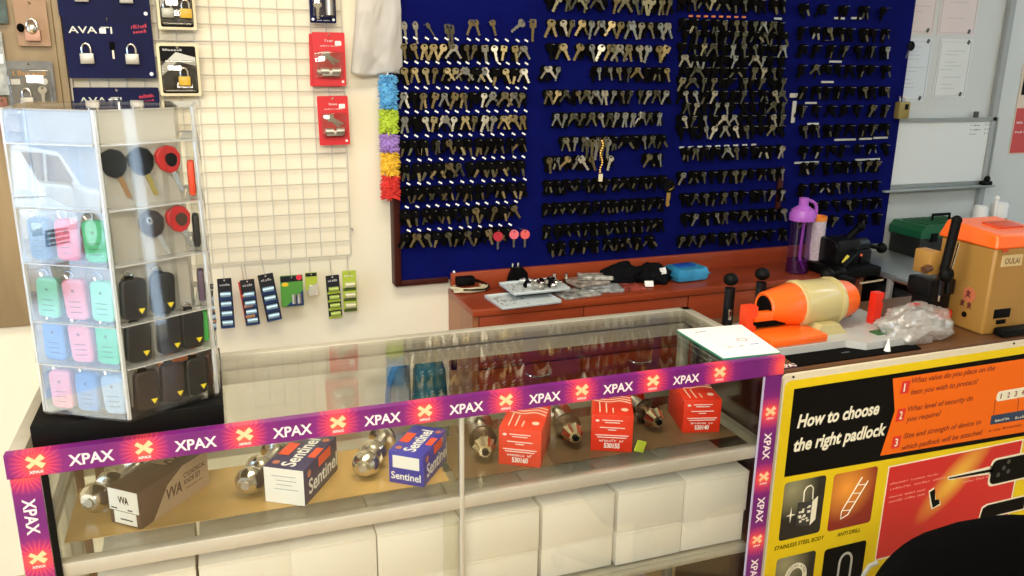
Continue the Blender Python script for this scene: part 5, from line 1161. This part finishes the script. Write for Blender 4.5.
# picture tiles
def tile(pts, m, r=.008, lay=1):
    P = [Sp(*p) for p in pts]; x0, x1 = (P[0][0]+P[3][0])/2, (P[1][0]+P[2][0])/2; z1, z0 = (P[0][1]+P[1][1])/2, (P[2][1]+P[3][1])/2
    spoly('picture_tile', rrect(x0, z0, x1, z1, r), m, lay, False); return x0, z0, x1, z1
def line(name, pts, wd, m, lay, closed=False):
    Q = [(x, SY-.0004*lay, z) for x, z in pts]; o = MB().tube(Q, wd, n=6, closed=closed).build(name, m, sign)
    return o
def radial(name, c0, c1, cx, cz, r):
    m = bpy.data.materials.new(name); m.use_nodes = True; nt = m.node_tree; b = nt.nodes['Principled BSDF']; b.inputs['Roughness'].default_value = .35
    tc = nt.nodes.new('ShaderNodeTexCoord'); mp = nt.nodes.new('ShaderNodeMapping'); mp.vector_type = 'POINT'; mp.inputs['Location'].default_value = (-cx/r, -SY/r, -cz/r); mp.inputs['Scale'].default_value = (1/r, 1/r, 1/r)
    g = nt.nodes.new('ShaderNodeTexGradient'); g.gradient_type = 'SPHERICAL'; rr = nt.nodes.new('ShaderNodeValToRGB'); rr.color_ramp.elements[0].color = (*c0, 1); rr.color_ramp.elements[1].color = (*c1, 1)
    nt.links.new(tc.outputs['Object'], mp.inputs[0]); nt.links.new(mp.outputs[0], g.inputs[0]); nt.links.new(g.outputs[0], rr.inputs[0]); nt.links.new(rr.outputs[0], b.inputs['Base Color']); return m
g0 = Sp(792, 490)
x0, z0, x1, z1 = tile([(784.3, 482), (827, 475.7), (818.6, 531.6), (778.7, 541.8)], radial('tile_glow_grey', (.008, .008, .008), (.32, .3, .16), g0[0], g0[1], .07))
cx, cz = (x0+x1)/2+.012, (z0+z1)/2-.01
b = MB().prism([(cx-.026, cz-.03), (cx+.012, cz-.036), (cx+.012, cz+.022), (cx-.026, cz+.026)], SY-.0012, SY-.0008).build('padlock_drawing', mat('drawn_dark', (.03, .03, .03), .4), sign, smooth=False)
MB().prism([(cx+.012, cz-.036), (cx+.026, cz-.024), (cx+.026, cz+.032), (cx+.012, cz+.022)], SY-.0013, SY-.0008).build('padlock_drawing', CRW, sign, smooth=False)
mb = MB(); rd = random.Random(4)
for k in range(16): mb.box((cx-.02+rd.uniform(0, .028), SY-.0013, cz-.026+rd.uniform(0, .044)), (rd.uniform(.003, .009), .0004, rd.uniform(.002, .006)))
mb.build('drawn_highlights', CRW, sign, smooth=False)
line('drawn_shackle', [(cx-.012, cz+.026), (cx-.013, cz+.05), (cx-.007, cz+.06), (cx+.003, cz+.062), (cx+.010, cz+.055), (cx+.012, cz+.027)], .0014, CRW, 3)
mb = MB(); sx = cx-.042; mb.prism([(sx-.012, cz-.001), (sx-.002, cz+.001), (sx, cz+.018), (sx+.002, cz+.001), (sx+.012, cz-.001), (sx+.002, cz-.003), (sx, cz-.02), (sx-.002, cz-.003)], SY-.0012, SY-.0008); mb.build('drawn_star', CRW, sign, smooth=False)
stext('tile_caption', 'STAINLESS STEEL BODY', (774, 550), (823.7, 539.5), .0095, SBLK, 1, bold=.015, shear=.12)
g1 = Sp(845, 500)
x0, z0, x1, z1 = tile([(833, 474.4), (877, 466.3), (870.7, 522.7), (828, 530.3)], radial('tile_glow_orange', (.25, .012, .006), (.95, .36, .04), g1[0], g1[1]+.03, .085))
cx, cz = (x0+x1)/2, (z0+z1)/2
def rot(P, a, cx, cz, s=1): return [(cx+s*(x*math.cos(a)-z*math.sin(a)), cz+s*(x*math.sin(a)+z*math.cos(a))) for x, z in P]
line('drill_drawing', rot([(-.010, .052), (-.010, -.036), (0, -.052), (.012, -.036), (.012, .052)], -.55, cx, cz-.0), .0011, CRW, 3)
for k in range(4): line('drill_drawing', rot([(-.010, -.034+k*.022), (.012, -.024+k*.022)], -.55, cx, cz), .0011, CRW, 3)
stext('tile_caption', 'ANTI DRILL', (836.4, 536.5), (860, 531.5), .0095, SBLK, 1, bold=.015, shear=.12)
g2 = Sp(785, 565)
x0, z0, x1, z1 = tile([(777, 559), (816.6, 550), (808, 610), (770, 619)], radial('tile_glow_grey2', (.008, .008, .008), (.32, .3, .16), g2[0], g2[1], .07))
cx = (x0+x1)/2+.003; cz = z1-.055
MB().ring([(cx+.030*math.cos(t), cz+.034*math.sin(t)) for t in [PI*i/16 for i in range(17)]]+[(cx-.030, cz-.05), (cx+.030, cz-.05)], [(cx+.018*math.cos(t), cz+.021*math.sin(t)) for t in [PI*i/16 for i in range(17)]]+[(cx-.018, cz-.05), (cx+.018, cz-.05)], SY-.0012, SY-.0008).build('shackle_drawing', CRW, sign, smooth=False)
for k, ch in enumerate('HARDENED STEEL'):
    t = PI*.93-PI*.86*k/13; text('curved_lettering', ch, SBLK, sign, frame((cx+.0215*math.cos(t), SY-.0015, cz+.0255*math.sin(t)), (math.sin(t), 0, -math.cos(t)), (math.cos(t), 0, math.sin(t))), h=.006, w=.0035, align='CENTER') if ch != ' ' else None
x0, z0, x1, z1 = tile([(824.5, 549), (866.3, 540.5), (858, 600), (817, 609)], SBLK)
cx = (x0+x1)/2+.005; cz = z1-.045
MB().ring([(cx+.020*math.cos(t), cz+.026*math.sin(t)) for t in [PI*i/16 for i in range(17)]]+[(cx-.020, cz-.07), (cx+.020, cz-.07)], [(cx+.0145*math.cos(t), cz+.020*math.sin(t)) for t in [PI*i/16 for i in range(17)]]+[(cx-.0145, cz-.07), (cx+.0145, cz-.07)], SY-.0012, SY-.0008).build('shackle_drawing', mat('sign_grey_ink', (.5, .5, .45), .4), sign, smooth=False)
a = Sp(872, 570); line('round_shackle_drawing', [(a[0]-.028, a[1]-.05), (a[0]-.026, a[1]-.005), (a[0]-.012, a[1]+.014), (a[0]+.01, a[1]+.018)], .006, mat('sign_grey_ink', (.5, .5, .45), .4), 2)
# large red picture
a = Sp(889.7, 464.8); b = Sp(1030, 441); zt = (a[1]+b[1])/2
spoly('cream_rim', [(a[0]-.003, zt+.003), (1.80, zt+.003), (1.80, .45), (a[0]-.003, .45)], CRW, 1, False)
gm = Sp(955, 478); RP = radial('picture_glow', (.62, .015, .015), (.9, .55, .06), 0, 0, .1)
nt = RP.node_tree; mpn = [n for n in nt.nodes if n.type == 'MAPPING'][0]; mpn.vector_type = 'TEXTURE'; mpn.inputs['Location'].default_value = (gm[0], SY, gm[1]); mpn.inputs['Rotation'].default_value = (0, -.75, 0); mpn.inputs['Scale'].default_value = (.15, .1, .045)
spoly('red_picture', [(a[0], zt), (1.795, zt), (1.795, .455), (a[0], .455)], RP, 2, False)
for k, (p0, p1) in enumerate((((889, 485), (938, 474)), ((889, 490), (945, 478)), ((888, 498), (925, 490)), ((888, 503), (925, 494)), ((955, 478), (985, 473)), ((962, 482), (992, 477)))):
    sscr(p0, p1, .005, mat('sign_pink_ink', (.85, .35, .25), .4), (8, 6, 5))
def silhouette(name, pts, wd): 
    spoly(name+'_outline', pts, CRW, 3, False); cx = sum(p[0] for p in pts)/len(pts); cz = sum(p[1] for p in pts)/len(pts)
    spoly(name, [(cx+(x-cx)*(1-wd/max(abs(x-cx), .004) if abs(x-cx) > wd else .4), cz+(z-cz)*(1-wd/max(abs(z-cz), .004) if abs(z-cz) > wd else .4)) for x, z in pts], SBLK, 4, False)
k0 = Sp(949, 466.5); k1 = Sp(998, 469); h0 = Sp(989, 472)
silhouette('key_head_picture', rrect(h0[0], h0[1]-.040, h0[0]+.16, h0[1]+.034, .016), .005)
spoly('key_blade_outline', [(k0[0]-.002, h0[1]+.012), (h0[0]+.006, h0[1]+.016), (h0[0]+.006, h0[1]-.006), (k0[0]+.004, h0[1]+.003)], CRW, 3, False)
spoly('key_blade_picture', [(k0[0]+.002, h0[1]+.0095), (h0[0]+.010, h0[1]+.008), (h0[0]+.010, h0[1]+.0), (k0[0]+.006, h0[1]+.0055)], SBLK, 4, False)
kd = mat('sign_dark_grey', (.05, .055, .045), .4)
for dx, dz in ((.03, -.012), (.045, .004), (.062, -.008), (.058, .018)): spoly('key_button_picture', circle(h0[0]+dx, h0[1]+dz, .006, 12), kd, 5, False)
a = Sp(931, 498); silhouette('small_key_picture', rot([(-.008, .024), (.008, .026), (.012, -.01), (.024, -.018), (.024, -.03), (-.002, -.03), (-.006, -.012)], .25, a[0]+.001, a[1], 1.0), .0035)
a = Sp(990, 507); silhouette('lower_lock_picture', [(a[0]-.035, a[1]-.03), (a[0]-.03, a[1]+.006), (a[0]-.015, a[1]+.012), (a[0]+.12, a[1]+.012), (a[0]+.12, a[1]-.03)], .004)
# ------------------------------------------------------------------ office chair in front of the sign
o = thing('office_chair', 'black rounded chair back in front of the yellow sign', 'chair', (1.105, .84, 0))
def bk(u, v):
    a = u*2*PI; ca, sa = math.cos(a), math.sin(a); n = 3.8
    rx = .25*abs(ca)**(2/n)*(1 if ca >= 0 else -1); rz = .22*abs(sa)**(2/n)*(1 if sa >= 0 else -1)
    t = v*PI; s = math.sin(t)**.55; y = -.035*math.cos(t)
    return Vector((rx*s, y+.05*(rx*s/.232)**2*-1, .622+rz*s))
g = MB(); g.grid(bk, 64, 20); bmesh.ops.remove_doubles(g.bm, verts=g.bm.verts, dist=.0002)
CHB = mat('black_chair_fabric', (.002, .002, .002), .95, spec=.04)
g.build('backrest', CHB, o, ang=180)
mb = MB().box((0, -.22, .44), (.46, .44, .07), bev=.025); mb.build('seat', CHB, o)
MB().tube([(0, .03, .55), (0, .06, .47), (0, .03, .41), (0, -.12, .40)], .02, sub=3).build('back_support', BLACK, o)
MB().cyl((0, -.22, .08), (0, -.22, .405), .025, n=16).build('gas_column', BLACK, o)
for k in range(5):
    a = 2*PI*k/5+.3; q = MB().tube([(0, -.22, .09), (.28*math.cos(a), -.22+.28*math.sin(a), .07)], [.022, .014], n=8).build('leg', BLACK, o)
    MB().cyl((.28*math.cos(a)-.012, -.22+.28*math.sin(a), .027), (.28*math.cos(a)+.012, -.22+.28*math.sin(a), .027), .027, n=14).cyl((.28*math.cos(a), -.22+.28*math.sin(a), .03), (.28*math.cos(a), -.22+.28*math.sin(a), .07), .008, n=8).build('caster', BLACK, q)
# ------------------------------------------------------------------ the street outside the left opening
struct('ground', MB().box((-14, 0, -.12), (20, 40, .1)), mat('street_concrete', (.30, .33, .38), .8, noise_amt=.2, noise_scale=2))
struct('street_wall', MB().box((-19, -4, 1.6), (.2, 30, 3.4)), mat('street_wall_blue_grey', (.36, .5, .66), .8, noise_amt=.3, noise_scale=.7))
def car(name, label, x, y, rz, paint):
    o = thing(name, label, 'car', (x, y, -.07), rz)
    body = [(-2.1, .35), (-2.12, .62), (-2.0, .86), (-1.1, .96), (1.55, 1.0), (2.0, .92), (2.1, .6), (2.05, .32), (1.72, .3), (1.6, .52), (1.38, .62), (1.14, .52), (1.02, .3), (-1.0, .3), (-1.12, .52), (-1.36, .62), (-1.6, .52), (-1.72, .3)]
    b = MB().prism(body, -.84, .84).build('car_body', paint, o, smooth=False); m = b.modifiers.new('round', 'BEVEL'); m.width = .06; m.segments = 3
    q = MB(); lo = [(-1.25, .95), (1.6, .98)]; hi = [(-.55, 1.42), (.9, 1.47)]
    V = [[q.bm.verts.new((x_, y_*w_, z_)) for (x_, z_), y_, w_ in ((lo[0], s_, .80), (lo[1], s_, .80), (hi[1], s_, .62), (hi[0], s_, .62))] for s_ in (-1, 1)]
    q.bm.faces.new(V[0]); q.bm.faces.new(V[1][::-1])
    for i in range(4): q.bm.faces.new((V[0][i], V[1][i], V[1][(i+1) % 4], V[0][(i+1) % 4]))
    g = q.build('car_roof', paint, o, smooth=False); m = g.modifiers.new('round', 'BEVEL'); m.width = .05; m.segments = 3
    GL = mat('car_window_glass', (.03, .07, .14), .08, spec=.8)
    for s_ in (-1, 1):
        for P in ([(-1.02, 1.0), (-.10, 1.0), (-.10, 1.38), (-.52, 1.37)], [(-.02, 1.0), (.75, 1.0), (.75, 1.38), (-.02, 1.39)], [(.83, 1.0), (1.35, 1.0), (.95, 1.36), (.83, 1.37)]):
            w2 = MB(); a = [w2.bm.verts.new((x_, s_*(.815-(z_-.97)*.36), z_)) for x_, z_ in P]; b2 = [w2.bm.verts.new((x_, s_*(.80-(z_-.97)*.36), z_)) for x_, z_ in P]
            w2.bm.faces.new(a); w2.bm.faces.new(b2[::-1])
            for i in range(4): w2.bm.faces.new((a[i], b2[i], b2[(i+1) % 4], a[(i+1) % 4]))
            w2.build('side_window', GL, o, smooth=False)
    for px_, s_ in ((-1.36, -1), (-1.36, 1), (1.38, -1), (1.38, 1)): t_ = MB().cyl((px_, s_*.68, .31), (px_, s_*.85, .31), .31, n=28).build('wheel', RUBBER, o); MB().cyl((px_, s_*.84, .31), (px_, s_*.862, .31), .2, n=14).build('rim', STEEL, t_)
    MB().box((-2.12, 0, .62), (.03, .8, .16), bev=.01).build('grille', BLACK, o)
    for k in range(3): MB().box((-2.14, 0, .57+k*.05), (.02, .76, .014)).build('grille_bar', CHROME, o)
    for s_ in (-1, 1): MB().box((-2.07, s_*.62, .72), (.08, .3, .13), bev=.02).build('headlight', CHROME, o); MB().box((-.95, s_*.92, 1.0), (.12, .16, .1), bev=.02).build('mirror', paint, o)
    return o
WP = mat('white_car_paint', (.82, .84, .86), .25, coat=.5)
car('car', 'white car parked outside, mirrored in the upper left pane of the acrylic tower', -12.6, -2.5, PI/2+.3, WP)
car('car', 'white car nose with grille, mirrored low in the acrylic tower pane', -9.6, -.15, 2.62, WP)
SC.view_settings.view_transform = 'Standard'; SC.view_settings.look = 'None'; SC.view_settings.gamma = 1; SC.view_settings.use_curve_mapping = False
SC.view_settings.exposure = 0
SC.cycles.use_denoising = True; SC.cycles.use_adaptive_sampling = False
SC.cycles.transparent_max_bounces = 32; SC.cycles.max_bounces = 10; SC.cycles.glossy_bounces = 4; SC.cycles.caustics_reflective = False; SC.cycles.sample_clamp_indirect = 4
